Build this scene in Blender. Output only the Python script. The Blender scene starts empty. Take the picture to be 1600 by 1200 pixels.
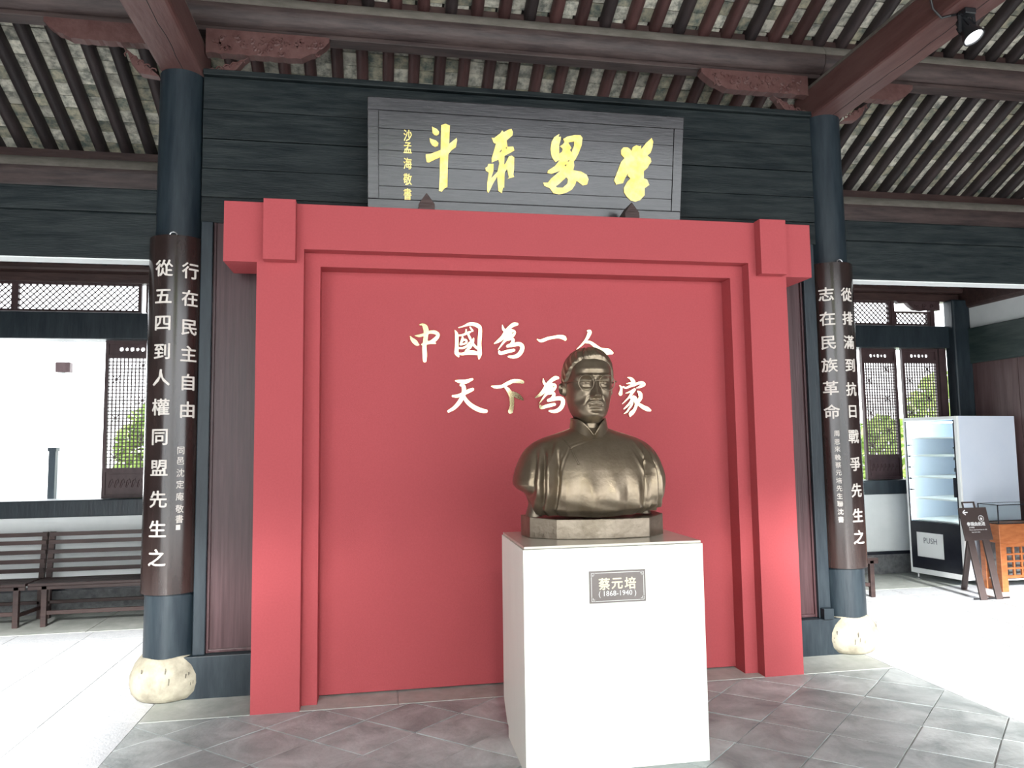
import bpy, bmesh, math, random
from math import sin, cos, pi, radians, atan2, sqrt, exp
from mathutils import Vector, Matrix
from mathutils.geometry import tessellate_polygon
random.seed(7)
S = bpy.context.scene
COL = S.collection

# ------------------------------------------------------------------ camera
cam = bpy.data.cameras.new('camera'); co = bpy.data.objects.new('camera', cam); COL.objects.link(co)
YAW, PIT, ROL = 0.1752, 0.0827, -0.0138
_f = Vector((sin(YAW)*cos(PIT), cos(YAW)*cos(PIT), sin(PIT)))
_r = Vector((cos(YAW), -sin(YAW), 0)); _u = _r.cross(_f)
_r2 = _r*cos(ROL)+_u*sin(ROL); _u2 = -_r*sin(ROL)+_u*cos(ROL)
co.matrix_world = Matrix(((_r2.x, _u2.x, -_f.x, -0.9726), (_r2.y, _u2.y, -_f.y, -4.4832), (_r2.z, _u2.z, -_f.z, 1.5), (0, 0, 0, 1)))
cam.sensor_width = 36.0; cam.lens = 36.0*1148.46/1600.0
cam.clip_start = 0.05; cam.clip_end = 300
S.camera = co
# ------------------------------------------------------------------ world, sun, exposure
w = bpy.data.worlds.new('sky'); S.world = w; w.use_nodes = True
nt = w.node_tree; nt.nodes.clear()
bg = nt.nodes.new('ShaderNodeBackground'); wo = nt.nodes.new('ShaderNodeOutputWorld')
bg.inputs['Color'].default_value = (0.93, 0.97, 1.0, 1); bg.inputs['Strength'].default_value = 5.9
nt.links.new(bg.outputs[0], wo.inputs[0])
sun = bpy.data.lights.new('sun', 'SUN'); sun.energy = 15.0; sun.angle = radians(4); sun.color = (1.0, 0.98, 0.95)
so = bpy.data.objects.new('sun', sun); COL.objects.link(so)
# light travels along -Z of the lamp
so.rotation_euler = Vector((0.055, 0.91, -0.41)).to_track_quat('-Z', 'Y').to_euler()
S.view_settings.view_transform = 'Standard'; S.view_settings.look = 'None'
S.view_settings.gamma = 1.0; S.view_settings.use_curve_mapping = False
S.view_settings.exposure = 0.0

# ------------------------------------------------------------------ helpers
def newmat(name): 
    m = bpy.data.materials.new(name); m.use_nodes = True
    return m, m.node_tree, m.node_tree.nodes['Principled BSDF']
def mat(name, col, rough=0.6, col2=None, scale=8.0, stretch=(1,1,1), detail=5, metal=0.0, bump=0.0, bscale=None, spec=0.5, coat=0.0, rvar=0.0, lo=0.35, hi=0.65, rand=0.0, dist=0.0):
    m, t, b = newmat(name)
    b.inputs['Roughness'].default_value = rough; b.inputs['Metallic'].default_value = metal
    b.inputs['Specular IOR Level'].default_value = spec; b.inputs['Coat Weight'].default_value = coat
    b.inputs['Coat Roughness'].default_value = 0.15
    b.inputs['Base Color'].default_value = (*col, 1)
    L = t.links.new
    tc = t.nodes.new('ShaderNodeTexCoord'); mp = t.nodes.new('ShaderNodeMapping'); mp.inputs['Scale'].default_value = stretch
    L(tc.outputs['Object'], mp.inputs['Vector'])
    oi = t.nodes.new('ShaderNodeObjectInfo')
    if rand:
        ad = t.nodes.new('ShaderNodeVectorMath'); ad.operation = 'ADD'
        ml = t.nodes.new('ShaderNodeVectorMath'); ml.operation = 'SCALE'; ml.inputs[0].default_value = (37, 91, 53)
        L(oi.outputs['Random'], ml.inputs['Scale']); L(mp.outputs[0], ad.inputs[0]); L(ml.outputs[0], ad.inputs[1]); vec = ad.outputs[0]
    else: vec = mp.outputs[0]
    n = t.nodes.new('ShaderNodeTexNoise'); n.inputs['Scale'].default_value = scale; n.inputs['Detail'].default_value = detail
    n.inputs['Roughness'].default_value = 0.65; n.inputs['Distortion'].default_value = dist
    L(vec, n.inputs['Vector'])
    if col2:
        r = t.nodes.new('ShaderNodeValToRGB'); r.color_ramp.elements[0].position = lo; r.color_ramp.elements[1].position = hi
        r.color_ramp.elements[0].color = (*col, 1); r.color_ramp.elements[1].color = (*col2, 1)
        L(n.outputs[0], r.inputs[0]); out = r.outputs[0]
        if rand:
            hs = t.nodes.new('ShaderNodeHueSaturation'); mr = t.nodes.new('ShaderNodeMapRange')
            mr.inputs['To Min'].default_value = 1-rand; mr.inputs['To Max'].default_value = 1+rand
            L(oi.outputs['Random'], mr.inputs['Value']); L(mr.outputs[0], hs.inputs['Value']); L(out, hs.inputs['Color']); out = hs.outputs[0]
        L(out, b.inputs['Base Color'])
    if rvar:
        mr = t.nodes.new('ShaderNodeMapRange'); mr.inputs['To Min'].default_value = rough-rvar; mr.inputs['To Max'].default_value = rough+rvar
        L(n.outputs[0], mr.inputs['Value']); L(mr.outputs[0], b.inputs['Roughness'])
    if bump:
        n2 = t.nodes.new('ShaderNodeTexNoise'); n2.inputs['Scale'].default_value = bscale or scale*3; n2.inputs['Detail'].default_value = 6
        L(vec, n2.inputs['Vector'])
        bp = t.nodes.new('ShaderNodeBump'); bp.inputs['Strength'].default_value = bump; bp.inputs['Distance'].default_value = 0.01
        L(n2.outputs[0], bp.inputs['Height']); L(bp.outputs[0], b.inputs['Normal'])
    return m
M = {}
M['red'] = mat('red felt', (0.40, 0.077, 0.086), 0.93, (0.43, 0.085, 0.094), 90, bump=0.25, bscale=500, spec=0.15)
M['black'] = mat('black lacquered wood', (0.005, 0.009, 0.011), 0.5, (0.022, 0.028, 0.029), 3.0, (1, 1, 9), bump=0.25, bscale=14, rvar=0.1, spec=0.22, rand=0.12)
M['blackv'] = mat('black painted pillar wood', (0.010, 0.017, 0.024), 0.42, (0.024, 0.035, 0.043), 4.0, (4, 4, .6), spec=0.35, bump=0.2, bscale=12, rvar=0.08)
M['brown'] = mat('dark brown wood', (0.030, 0.014, 0.013), 0.5, (0.060, 0.032, 0.028), 3.0, (1, 6, 6), bump=0.3, bscale=10, rand=0.15)
M['panel'] = mat('lacquered reddish brown panel', (0.040, 0.016, 0.018), 0.36, (0.075, 0.038, 0.042), 2.6, (14, 14, .5), bump=0.15, bscale=9, spec=0.35, coat=0.0, rvar=0.08)
M['beam'] = mat('dull red brown beam wood', (0.085, 0.034, 0.031), 0.5, (0.125, 0.062, 0.056), 3.0, (4, .7, 4), bump=0.3, bscale=10)
M['log'] = mat('weathered log', (0.026, 0.016, 0.016), 0.55, (0.075, 0.050, 0.046), 3.0, (.8, 6, 6), bump=0.35, bscale=9)
M['lime'] = mat('dusty grey top strip', (0.13, 0.12, 0.10), 0.8, (0.20, 0.18, 0.155), 6, (1, 3, 3), bump=0.2)
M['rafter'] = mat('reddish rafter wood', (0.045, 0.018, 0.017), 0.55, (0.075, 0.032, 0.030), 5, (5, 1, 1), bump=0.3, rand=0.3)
M['rafterdark'] = mat('dark rafter wood', (0.014, 0.010, 0.011), 0.6, (0.032, 0.021, 0.021), 5, (5, 1, 1), bump=0.3, rand=0.35)  # darker rafter tone, used mostly in the side bays
M['panel2'] = mat('faded red brown wall board', (0.085, 0.045, 0.045), 0.38, (0.15, 0.095, 0.095), 2.2, (6, 6, .5), bump=0.15, bscale=9)
M['brick'] = mat('old pale roof brick', (0.15, 0.155, 0.135), 0.9, (0.50, 0.475, 0.40), 16, bump=0.5, bscale=60, rand=0.35, lo=0.36, hi=0.6)
M['brick2'] = mat('mossy roof brick', (0.075, 0.095, 0.085), 0.9, (0.34, 0.31, 0.225), 14, bump=0.5, bscale=60, rand=0.3, lo=0.35, hi=0.64)
M['mortar'] = mat('dark mortar', (0.05, 0.05, 0.045), 0.9)
M['tile'] = mat('worn grey stone tile', (0.25, 0.285, 0.285), 0.52, (0.56, 0.60, 0.60), 4.2, detail=9, bump=0.25, bscale=45, rvar=0.1, rand=0.14, lo=0.30, hi=0.68, dist=0.6)
M['slab'] = mat('granite slab', (0.62, 0.65, 0.68), 0.30, (0.74, 0.76, 0.78), 30, detail=8, bump=0.2, bscale=80, rvar=0.08, rand=0.08)
M['grout'] = mat('pale joint cement', (0.50, 0.51, 0.50), 0.8, (0.40, 0.41, 0.40), 12)
M['strip'] = mat('pale stone strip', (0.36, 0.39, 0.36), 0.55, (0.50, 0.52, 0.49), 7, detail=8, bump=0.2)
M['basestone'] = mat('cream stone', (0.22, 0.20, 0.15), 0.8, (0.40, 0.37, 0.285), 9, detail=9, bump=0.5, bscale=30, lo=0.3, hi=0.6)
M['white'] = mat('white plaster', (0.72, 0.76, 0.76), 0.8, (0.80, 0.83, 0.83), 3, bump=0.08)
M['greystone'] = mat('grey stone footing', (0.10, 0.105, 0.11), 0.8, (0.19, 0.195, 0.20), 18, detail=8, bump=0.4)
M['lattice'] = mat('lattice wood', (0.045, 0.022, 0.024), 0.5, (0.07, 0.04, 0.042), 6, (3, 3, 1))
M['greenblack'] = mat('greenish black beam', (0.016, 0.032, 0.032), 0.5, (0.045, 0.065, 0.058), 3, (1, 1, 7), bump=0.3)
M['board'] = mat('couplet lacquer', (0.018, 0.011, 0.010), 0.22, (0.034, 0.022, 0.020), 5, (3, 3, .4), bump=0.06, coat=0.3, rvar=0.06)
M['silver'] = mat('pale inlaid lettering', (0.62, 0.57, 0.52), 0.5, (0.72, 0.67, 0.62), 30)
M['gilt'] = mat('gold leaf lettering', (0.86, 0.60, 0.13), 0.42, (0.98, 0.82, 0.32), 14, metal=0.35)
M['brass'] = mat('mirror brass lettering', (0.60, 0.50, 0.28), 0.14, (0.78, 0.68, 0.44), 10, metal=1.0)
M['plaque'] = mat('black lacquer plaque', (0.020, 0.020, 0.023), 0.24, (0.042, 0.040, 0.044), 3.2, (1, 8, 8), bump=0.08, bscale=12, coat=0.45, rvar=0.06)
M['bronze'] = mat('bronze', (0.175, 0.135, 0.090), 0.34, (0.25, 0.20, 0.145), 5, metal=0.75, bump=0.10, bscale=70, rvar=0.07, detail=8)
M['bronze2'] = mat('bronze slab', (0.16, 0.13, 0.095), 0.42, (0.27, 0.225, 0.175), 8, metal=0.8, bump=0.35, bscale=26, rvar=0.1, detail=8)
M['cream'] = mat('cream painted board', (0.80, 0.81, 0.73), 0.45, (0.83, 0.84, 0.76), 3, (4, 4, .5), spec=0.4)
M['creamtop'] = mat('glossy cream top', (0.50, 0.47, 0.40), 0.14, (0.55, 0.52, 0.45), 3)
M['nameplate'] = mat('grey brown metal plate', (0.16, 0.135, 0.125), 0.4, (0.19, 0.165, 0.155), 8, metal=0.4)
M['platetext'] = mat('pale gold print', (0.80, 0.72, 0.50), 0.4)
M['platewhite'] = mat('pale print', (0.75, 0.75, 0.72), 0.5)
M['seal'] = mat('seal red brown', (0.16, 0.06, 0.055), 0.6)
M['vwhite'] = mat('white enamel', (0.66, 0.74, 0.86), 0.3, (0.70, 0.77, 0.88), 2)
M['vblack'] = mat('black glossy panel', (0.012, 0.014, 0.022), 0.18, (0.02, 0.022, 0.03), 3)
M['vin'] = mat('white cabinet interior', (0.85, 0.88, 0.88), 0.5)
M['rubber'] = mat('dark rubber', (0.02, 0.02, 0.022), 0.7)
M['steel'] = mat('steel', (0.55, 0.56, 0.58), 0.3, metal=0.9)
M['signb'] = mat('dark brown sign board', (0.050, 0.034, 0.032), 0.5, (0.058, 0.040, 0.038), 20)
M['print'] = mat('white print', (0.85, 0.85, 0.85), 0.6)
M['darkprint'] = mat('grey print', (0.16, 0.17, 0.20), 0.6)
M['orange'] = mat('orange varnished wood', (0.34, 0.10, 0.030), 0.4, (0.46, 0.16, 0.055), 4, (2, 2, 8))
M['leaf'] = mat('green leaves', (0.22, 0.36, 0.07), 0.6, (0.45, 0.58, 0.16), 6)
M['court'] = mat('pale court paving', (0.55, 0.56, 0.56), 0.8, (0.66, 0.66, 0.65), 4)
M['rooftile'] = mat('grey roof tile', (0.10, 0.10, 0.11), 0.8, (0.16, 0.16, 0.17), 20)
M['lampblack'] = mat('black lamp metal', (0.012, 0.013, 0.015), 0.35)
def glassmat():
    m, t, b = newmat('clear glass'); b.inputs['Transmission Weight'].default_value = 1.0; b.inputs['Roughness'].default_value = 0.02
    b.inputs['IOR'].default_value = 1.1; b.inputs['Base Color'].default_value = (0.93, 0.98, 0.97, 1); return m
M['mark'] = mat('weathered chisel mark', (0.13, 0.12, 0.095), 0.9)
M['glass'] = glassmat()
def emit(name, col, s):
    m, t, b = newmat(name); b.inputs['Emission Color'].default_value = (*col, 1); b.inputs['Emission Strength'].default_value = s
    b.inputs['Base Color'].default_value = (*col, 1); return m
M['led'] = emit('lit led lens', (0.95, 0.98, 1.0), 6.0)
M['tube'] = emit('lit cabinet tube', (0.95, 1.0, 0.98), 170.0)

def mesh(name, V, F, m=None, smooth=False):
    me = bpy.data.meshes.new(name); me.from_pydata([tuple(v) for v in V], [], F)
    if m: me.materials.append(M[m] if isinstance(m, str) else m)
    if smooth: me.polygons.foreach_set('use_smooth', [True]*len(me.polygons))
    me.update(); return me
def put(name, me, parent=None, loc=None, rot=None, kind=None, label=None, cat=None, group=None):
    o = bpy.data.objects.new(name, me); COL.objects.link(o)
    if parent: o.parent = parent
    if loc: o.location = loc
    if rot: o.rotation_euler = rot
    return tag(o, kind, label, cat, group)
def tag(o, kind=None, label=None, cat=None, group=None):
    if kind: o['kind'] = kind
    if label: o['label'] = label
    if cat: o['category'] = cat
    if group: o['group'] = group
    return o
def empty(name, loc=(0,0,0), rot=None, **k):
    if 'cat' in k: k['cat'] = k['cat']
    o = bpy.data.objects.new(name, None); COL.objects.link(o); o.location = loc; o.empty_display_size = .1
    if rot: o.rotation_euler = rot
    return tag(o, **k)
class B:
    """collects solids, then builds one mesh"""
    def __init__(s): s.V = []; s.F = []
    def add(s, V, F):
        n = len(s.V); s.V += [tuple(v) for v in V]; s.F += [tuple(i+n for i in f) for f in F]; return s
    def box(s, x0, x1, y0, y1, z0, z1, mt=None):
        V = [(x, y, z) for z in (z0, z1) for y in (y0, y1) for x in (x0, x1)]
        if mt: V = [mt @ Vector(v) for v in V]
        return s.add(V, [(0,2,3,1), (4,5,7,6), (0,1,5,4), (2,6,7,3), (0,4,6,2), (1,3,7,5)])
    def bar(s, a, b, w, h, up=(0,0,1)):
        a = Vector(a); b = Vector(b); d = (b-a).normalized(); u = Vector(up); r = d.cross(u)
        if r.length < 1e-4: r = d.cross(Vector((0,1,0)))
        r.normalize(); u = r.cross(d); V = []
        for p in (a, b):
            for i, j in ((-1,-1), (1,-1), (1,1), (-1,1)): V.append(p+r*w/2*i+u*h/2*j)
        return s.add(V, [(0,1,2,3), (7,6,5,4), (0,4,5,1), (1,5,6,2), (2,6,7,3), (3,7,4,0)])
    def tube(s, pts, r, n=8, cap=True):
        pts = [Vector(p) for p in pts]; V = []; F = []; k = len(pts)
        rr = r if hasattr(r, '__len__') else [r]*k; pu = None
        for i, p in enumerate(pts):
            d = (pts[min(i+1, k-1)]-pts[max(i-1, 0)]).normalized()
            u = pu if pu is not None else (Vector((0,0,1)) if abs(d.z) < .9 else Vector((1,0,0)))
            a = d.cross(u).normalized(); u = a.cross(d).normalized(); pu = u
            for j in range(n):
                t = 2*pi*j/n; V.append(p+(a*cos(t)+u*sin(t))*rr[i])
        for i in range(k-1):
            for j in range(n): F.append((i*n+j, i*n+(j+1) % n, (i+1)*n+(j+1) % n, (i+1)*n+j))
        if cap: F.append(tuple(range(n))[::-1]); F.append(tuple((k-1)*n+j for j in range(n)))
        return s.add(V, F)
    def lathe(s, prof, n=32, c=(0,0,0)):
        V = []; F = []
        for r, z in prof:
            for j in range(n): t = 2*pi*j/n; V.append((c[0]+r*cos(t), c[1]+r*sin(t), c[2]+z))
        for i in range(len(prof)-1):
            for j in range(n): F.append((i*n+j, i*n+(j+1) % n, (i+1)*n+(j+1) % n, (i+1)*n+j))
        F.append(tuple(range(n))[::-1]); F.append(tuple((len(prof)-1)*n+j for j in range(n)))
        return s.add(V, F)
    def prism(s, loops, y0, y1):
        """loops in x,z: outer then holes; extruded from y0 (front) to y1"""
        fl = [p for l in loops for p in l]
        tr = tessellate_polygon([[Vector((p[0], p[1], 0)) for p in l] for l in loops])
        n = len(fl); V = [(p[0], y0, p[1]) for p in fl]+[(p[0], y1, p[1]) for p in fl]
        F = [tuple(t) for t in tr]+[tuple(i+n for i in t) for t in tr]
        st = 0
        for l in loops:
            k = len(l)
            for i in range(k): j = (i+1) % k; F.append((st+i, st+j, st+j+n, st+i+n))
            st += k
        return s.add(V, F)
    def stroke(s, pts, y0, y1, sub=5):
        """brush stroke: points (x, z, width), Catmull-Rom smoothed, extruded"""
        P = [Vector(p) for p in pts]; Q = []
        if len(P) > 2:
            E = [P[0]*2-P[1]]+P+[P[-1]*2-P[-2]]
            for i in range(1, len(E)-2):
                for q in range(sub):
                    t = q/sub; a, b, c, d = E[i-1], E[i], E[i+1], E[i+2]
                    Q.append(.5*((2*b)+(-a+c)*t+(2*a-5*b+4*c-d)*t*t+(-a+3*b-3*c+d)*t**3))
            Q.append(P[-1])
        else: Q = P
        L = []; R = []
        for i, p in enumerate(Q):
            a = Q[max(i-1, 0)]; b = Q[min(i+1, len(Q)-1)]; d = Vector((b.x-a.x, b.y-a.y))
            if d.length < 1e-6: d = Vector((1, 0))
            d.normalize(); nx, nz = -d.y, d.x; h = max(p.z, .001)/2
            L.append((p.x+nx*h, p.y+nz*h)); R.append((p.x-nx*h, p.y-nz*h))
        # rounded ends
        def cap(c, d, h): 
            a0 = atan2(d[1], d[0]); return [(c.x+h*.7*cos(a0+t), c.y+h*.7*sin(a0+t)) for t in (.9, 0, -.9)]
        d1 = (Q[-1]-Q[-2]); d0 = (Q[0]-Q[1])
        e1 = cap(Q[-1], d1, Q[-1].z/2*1.3); e0 = cap(Q[0], d0, Q[0].z/2*1.3)
        n = len(Q); V = []; F = []
        for y in (y0, y1):
            V += [(p[0], y, p[1]) for p in L]+[(p[0], y, p[1]) for p in R]+[(p[0], y, p[1]) for p in e1]+[(p[0], y, p[1]) for p in e0]
        k = 2*n+6
        for i in range(n-1):
            F.append((i, n+i, n+i+1, i+1)); F.append((k+i, k+i+1, k+n+i+1, k+n+i))
            F.append((i, i+1, k+i+1, k+i)); F.append((n+i, k+n+i, k+n+i+1, n+i+1))
        for o in (0, k):
            F.append((o+n-1, o+2*n, o+2*n+1, o+2*n+2, o+2*n-1)); F.append((o+n, o+2*n+3, o+2*n+4, o+2*n+5, o))
        for c in ([n-1, 2*n, 2*n+1, 2*n+2, 2*n-1], [n, 2*n+3, 2*n+4, 2*n+5, 0]):
            for i in range(4): F.append((c[i], c[i+1], k+c[i+1], k+c[i]))
        return s.add(V, F)
    def mesh(s, name, m, smooth=False, fix=True):
        me = mesh(name, s.V, s.F, m)
        if fix:
            bm = bmesh.new(); bm.from_mesh(me); bmesh.ops.recalc_face_normals(bm, faces=bm.faces); bm.to_mesh(me); bm.free()
        if smooth:
            me.polygons.foreach_set('use_smooth', [True]*len(me.polygons))
            try: me.set_sharp_from_angle(angle=radians(38))
            except Exception: pass
        return me
    def obj(s, name, m, parent=None, smooth=False, bevel=0, **k):
        o = put(name, s.mesh(name, m, smooth), parent, **k)
        if bevel:
            b = o.modifiers.new('bevel', 'BEVEL'); b.width = bevel; b.segments = 2; b.limit_method = 'ANGLE'
        return o
def box(name, m, x0, x1, y0, y1, z0, z1, parent=None, bevel=0, **k):
    return B().box(x0, x1, y0, y1, z0, z1).obj(name, m, parent, bevel=bevel, **k)

def textmesh(s, size, bold=0.0, xs=1.0, depth=0.003, align='CENTER', spacing=1.0, res=2, thick=0.0):
    """text as a mesh lying in x,z facing -y, centred, front at y=-depth"""
    c = bpy.data.curves.new('tx', 'FONT'); c.body = s; c.size = size; c.align_x = align; c.align_y = 'CENTER'
    c.resolution_u = res; c.offset = 0; c.extrude = depth/2; c.space_character = spacing
    thick = thick or bold; o = bpy.data.objects.new('tx', c); COL.objects.link(o); bpy.context.view_layer.update()
    me = bpy.data.meshes.new_from_object(o.evaluated_get(bpy.context.evaluated_depsgraph_get()))
    bpy.data.objects.remove(o); bpy.data.curves.remove(c)
    if align == 'CENTER' and len(me.vertices):
        xx = [v.co.x for v in me.vertices]; zz = [v.co.y for v in me.vertices]
        cx = (min(xx)+max(xx))/2; cz = (min(zz)+max(zz))/2
    else: cx = 0; cz = 0
    for v in me.vertices:
        x, y, z = v.co; v.co = ((x-cx)*xs, -z-depth/2, y-cz)
    me.materials.clear()
    if thick:
        n = len(me.vertices); V = [tuple(v.co) for v in me.vertices]; F = [tuple(f.vertices) for f in me.polygons]; VV = list(V); FF_ = list(F)
        for q, (a, b) in enumerate(((1, 0), (-1, 0), (0, 1), (0, -1))):
            VV += [(x+a*thick, y-.00005*(q+1), z+b*thick) for x, y, z in V]; FF_ += [tuple(i+n*(q+1) for i in f) for f in F]
        me = mesh('tx', VV, FF_)
    return me
def text(name, s, size, m, parent, loc, rot=None, **k):
    kk = {a: k.pop(a) for a in ('bold', 'xs', 'depth', 'align', 'spacing', 'res', 'thick') if a in k}
    me = textmesh(s, size, **kk); me.materials.append(M[m]); me.name = name
    return put(name, me, parent, loc, rot, **k)
# ================================================================== FLOOR
XW = 5.8; YB = 3.08; YF = -6.2
floor = box('floor', 'grout', -XW-.2, XW+.2, YF, YB+.3, -.12, -.006, kind='structure')
def quadtile(cx, cy, hx, hy, rot=0, t=.012, name='tile', m='tile'):
    me = B().box(-hx, hx, -hy, hy, -t, 0).mesh(name, m); return me
# diagonal square tiles of the middle bay: nodes every .262 / .233
DX, DY = .2625, .2335
tmesh = []
for q in range(4):
    g = .006; j = lambda: random.uniform(-.004, .004)
    V = [(-DX+g+j(), j(), 0), (j(), -DY+g+j(), 0), (DX-g+j(), j(), 0), (j(), DY-g+j(), 0)]
    V2 = [(x, y, -.010) for x, y, z in V]
    tmesh.append(mesh('tile', V+V2, [(0,1,2,3), (7,6,5,4), (0,4,5,1), (1,5,6,2), (2,6,7,3), (3,7,4,0)], 'tile'))
def clip_tile(cx, cy, ymax, xlo, xhi):
    """diamond cut at the straight strips"""
    g = .006; poly = [(cx-DX+g, cy), (cx, cy-DY+g), (cx+DX-g, cy), (cx, cy+DY-g)]
    for ax, lim, sg in ((1, ymax, 1), (0, xhi, 1), (0, xlo, -1)):
        out = []
        for i in range(len(poly)):
            a = poly[i]; b = poly[(i+1) % len(poly)]; ia = a[ax]*sg <= lim*sg; ib = b[ax]*sg <= lim*sg
            if ia: out.append(a)
            if ia != ib:
                t = (lim-a[ax])/(b[ax]-a[ax]); out.append((a[0]+(b[0]-a[0])*t, a[1]+(b[1]-a[1])*t))
        poly = out
        if len(poly) < 3: return
    n = len(poly); V = [(x, y, 0) for x, y in poly]+[(x, y, -.01) for x, y in poly]
    F = [tuple(range(n)), tuple(range(2*n-1, n-1, -1))]+[(i, i+n, (i+1) % n+n, (i+1) % n) for i in range(n)]
    put('tile', mesh('tile', V, F, 'tile'), floor)
ntile = 0
for i in range(-10, 16):
    for k in range(-9, 3):
        cx = -1.066+DX*(i); cy = -.216+DY*k-DY
        if (i+k) % 2: continue
        if not (-2.6 < cx < 2.7 and -2.6 < cy < .3): continue
        if cx-DX > -2.3 and cx+DX < 2.36 and cy+DY < .0:
            put('tile', tmesh[ntile % 4], floor, (cx, cy, random.uniform(-.0015, .001)))
        else: clip_tile(cx, cy, -.004, -2.3, 2.36)
        ntile += 1
rest = B()
for i in range(-10, 16):
    for k in range(-24, -9):
        cx = -1.066+DX*i; cy = -.216+DY*k-DY
        if (i+k) % 2 or not (-2.1 < cx < 2.2): continue
        g = .006; V = [(cx-DX+g, cy, 0), (cx, cy-DY+g, 0), (cx+DX-g, cy, 0), (cx, cy+DY-g, 0)]
        rest.add(V+[(x, y, -.01) for x, y, z in V], [(0,1,2,3), (7,6,5,4), (0,4,5,1), (1,5,6,2), (2,6,7,3), (3,7,4,0)])
rest.obj('tile', 'tile', floor, kind='stuff')
x = -2.3
for x0, x1 in ((-2.3, -1.62), (-1.62, -.88), (-.88, -.1), (-.1, .72), (.72, 1.5), (1.5, 2.36)):
    box('stone_strip', 'strip', x0+.004, x1-.004, .004, .66, -.01, .0015, floor)
def slabs(xs, ys, off=0):
    for i in range(len(xs)-1):
        for k in range(len(ys)-1):
            a, b = ys[k]+(off if i % 2 else 0), ys[k+1]+(off if i % 2 else 0)
            b = min(b, YB)
            box('slab', 'slab', xs[i]+.003, xs[i+1]-.003, a+.003, b-.003, -.01, random.uniform(-.001, .001), floor)
ysl = [-3.1, -2.46, -1.83, -1.2, -.59, .04, .675, 1.307, 2.0, 2.29]
slabs([-5.8, -5.1, -4.5, -3.9, -3.33, -2.82, -2.3], ysl)
slabs([2.36, 2.95, 3.5, 4.05, 4.6, 5.2, 5.8], ysl)
for x0, x1 in ((-5.8, -4.6), (-4.6, -3.4), (-3.4, -2.2), (2.36, 3.6), (3.6, 4.7), (4.7, 5.8)):
    box('stone_strip', 'strip', x0+.003, x1-.003, 2.3, YB, -.01, .001, floor)
for k in range(6): box('stone_strip', 'strip', -2.2+k*.76+.003, -2.2+(k+1)*.76-.003, .67, YB, -.01, .001, floor)
box('paving', 'court', -16, 16, -40, YF, -.20, -.10, kind='structure')
bpy.data.objects['paving'].name = 'floor_court_front'
box('floor_court_back', 'court', -14, 14, YB+.3, 14, -.22, -.12, kind='structure')

fw = empty('courtyard_wall', (0, -32, -.1), label='long white courtyard wall far behind the viewer', cat='wall')
B().box(-16, 16, -.3, 0, 0, 2.6).obj('wall', 'white', fw); B().box(-16, 16, -.5, .2, 2.6, 2.75).obj('coping', 'rooftile', fw)
tr = empty('sun_blocking_tree', (-1.12, -16, -.1), label='unseen dense tree added behind the viewer to keep sun off the middle bay', cat='tree')  # unseen tree, added to block the sun from the middle bay and gate
b = B(); r = random.Random(11)
for i in range(7000):
    u = [r.uniform(-1, 1) for _ in range(3)]
    if abs(u[0])**3+abs(u[1])**3+abs(u[2])**3 > 1: continue
    c_ = Vector((u[0]*2.3, u[1]*1.6, 6.55+u[2]*2.35)); a_ = Vector((r.gauss(0, 1), r.gauss(0, 1), r.gauss(0, 1))).normalized(); d_ = a_.cross(Vector((r.random(), r.random(), r.random()+.1))).normalized()
    b.add([c_-a_*.16, c_+d_*.08, c_+a_*.16, c_-d_*.08], [(0,1,2,3)])
put('foliage', b.mesh('foliage', 'leaf', fix=False), tr, kind='stuff')
B().tube([(0, 0, 0), (.05, 0, 2.4), (0, .05, 4.6)], [.28, .22, .18], 14).obj('trunk', 'brown', tr, smooth=True)
for k in range(6): B().tube([(0, 0, 4.0), (cos(k)*.7, sin(k)*.6, 5.3), (cos(k)*1.3, sin(k)*1.0, 6.6)], [.12, .08, .03], 8).obj('branch', 'brown', tr, smooth=True)

# ================================================================== ROOF
CAMP = Vector((-0.9726, -4.4832, 1.5))
def vis(p):
    d = Vector(p)-CAMP; wz = d.dot(_f)
    if wz <= 0: return None
    return (800+1148.46*d.dot(_r2)/wz, 600-1148.46*d.dot(_u2)/wz, wz)
ceiling = empty('ceiling', (0, 0, 0), kind='structure')
SL = .5; SU = .42
zl = lambda y: 3.895+SL*(1.7-y)          # underside of the lower rafters
z47 = zl(.47); zu = lambda y: z47+SU*(.47-y)
D = .19; NX = 30
# roof deck above the bricks (keeps the rain and the light out)
dk = B()
def deck(y0, z0, y1, z1, h0, h1):
    V = [(-XW-.2, y0, z0+h0), (XW+.2, y0, z0+h0), (XW+.2, y1, z1+h0), (-XW-.2, y1, z1+h0)]
    V += [(x, y, z+h1-h0) for x, y, z in V]; dk.add(V, [(0,1,2,3), (7,6,5,4), (0,4,5,1), (1,5,6,2), (2,6,7,3), (3,7,4,0)])
deck(.47, z47, 3.35, zl(3.35), .125, .2); deck(-2.2, zu(-2.2), .47, z47, .125, .2); deck(-6.4, 3.85, -2.2, zu(-2.2), .125, .2)
dk.obj('roof_deck', 'mortar', ceiling)
def rafter_mesh(length, ang):
    n = 7; V = []; F = []; r = .043
    prof = [(r*cos(pi+pi*j/(n-1)), r*sin(pi+pi*j/(n-1))+.0) for j in range(n)]+[(r, .062), (-r, .062)]
    k = len(prof)
    for y in (0, length):
        for px, pz in prof: V.append((px, y, pz+r))
    for i in range(k): F.append((i, (i+1) % k, (i+1) % k+k, i+k))
    F.append(tuple(range(k))[::-1]); F.append(tuple(range(k, 2*k)))
    me = mesh('rafter', V, F, 'rafter'); me.polygons.foreach_set('use_smooth', [i < k for i in range(len(me.polygons))]); 
    me.set_sharp_from_angle(angle=radians(50)); return me
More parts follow.
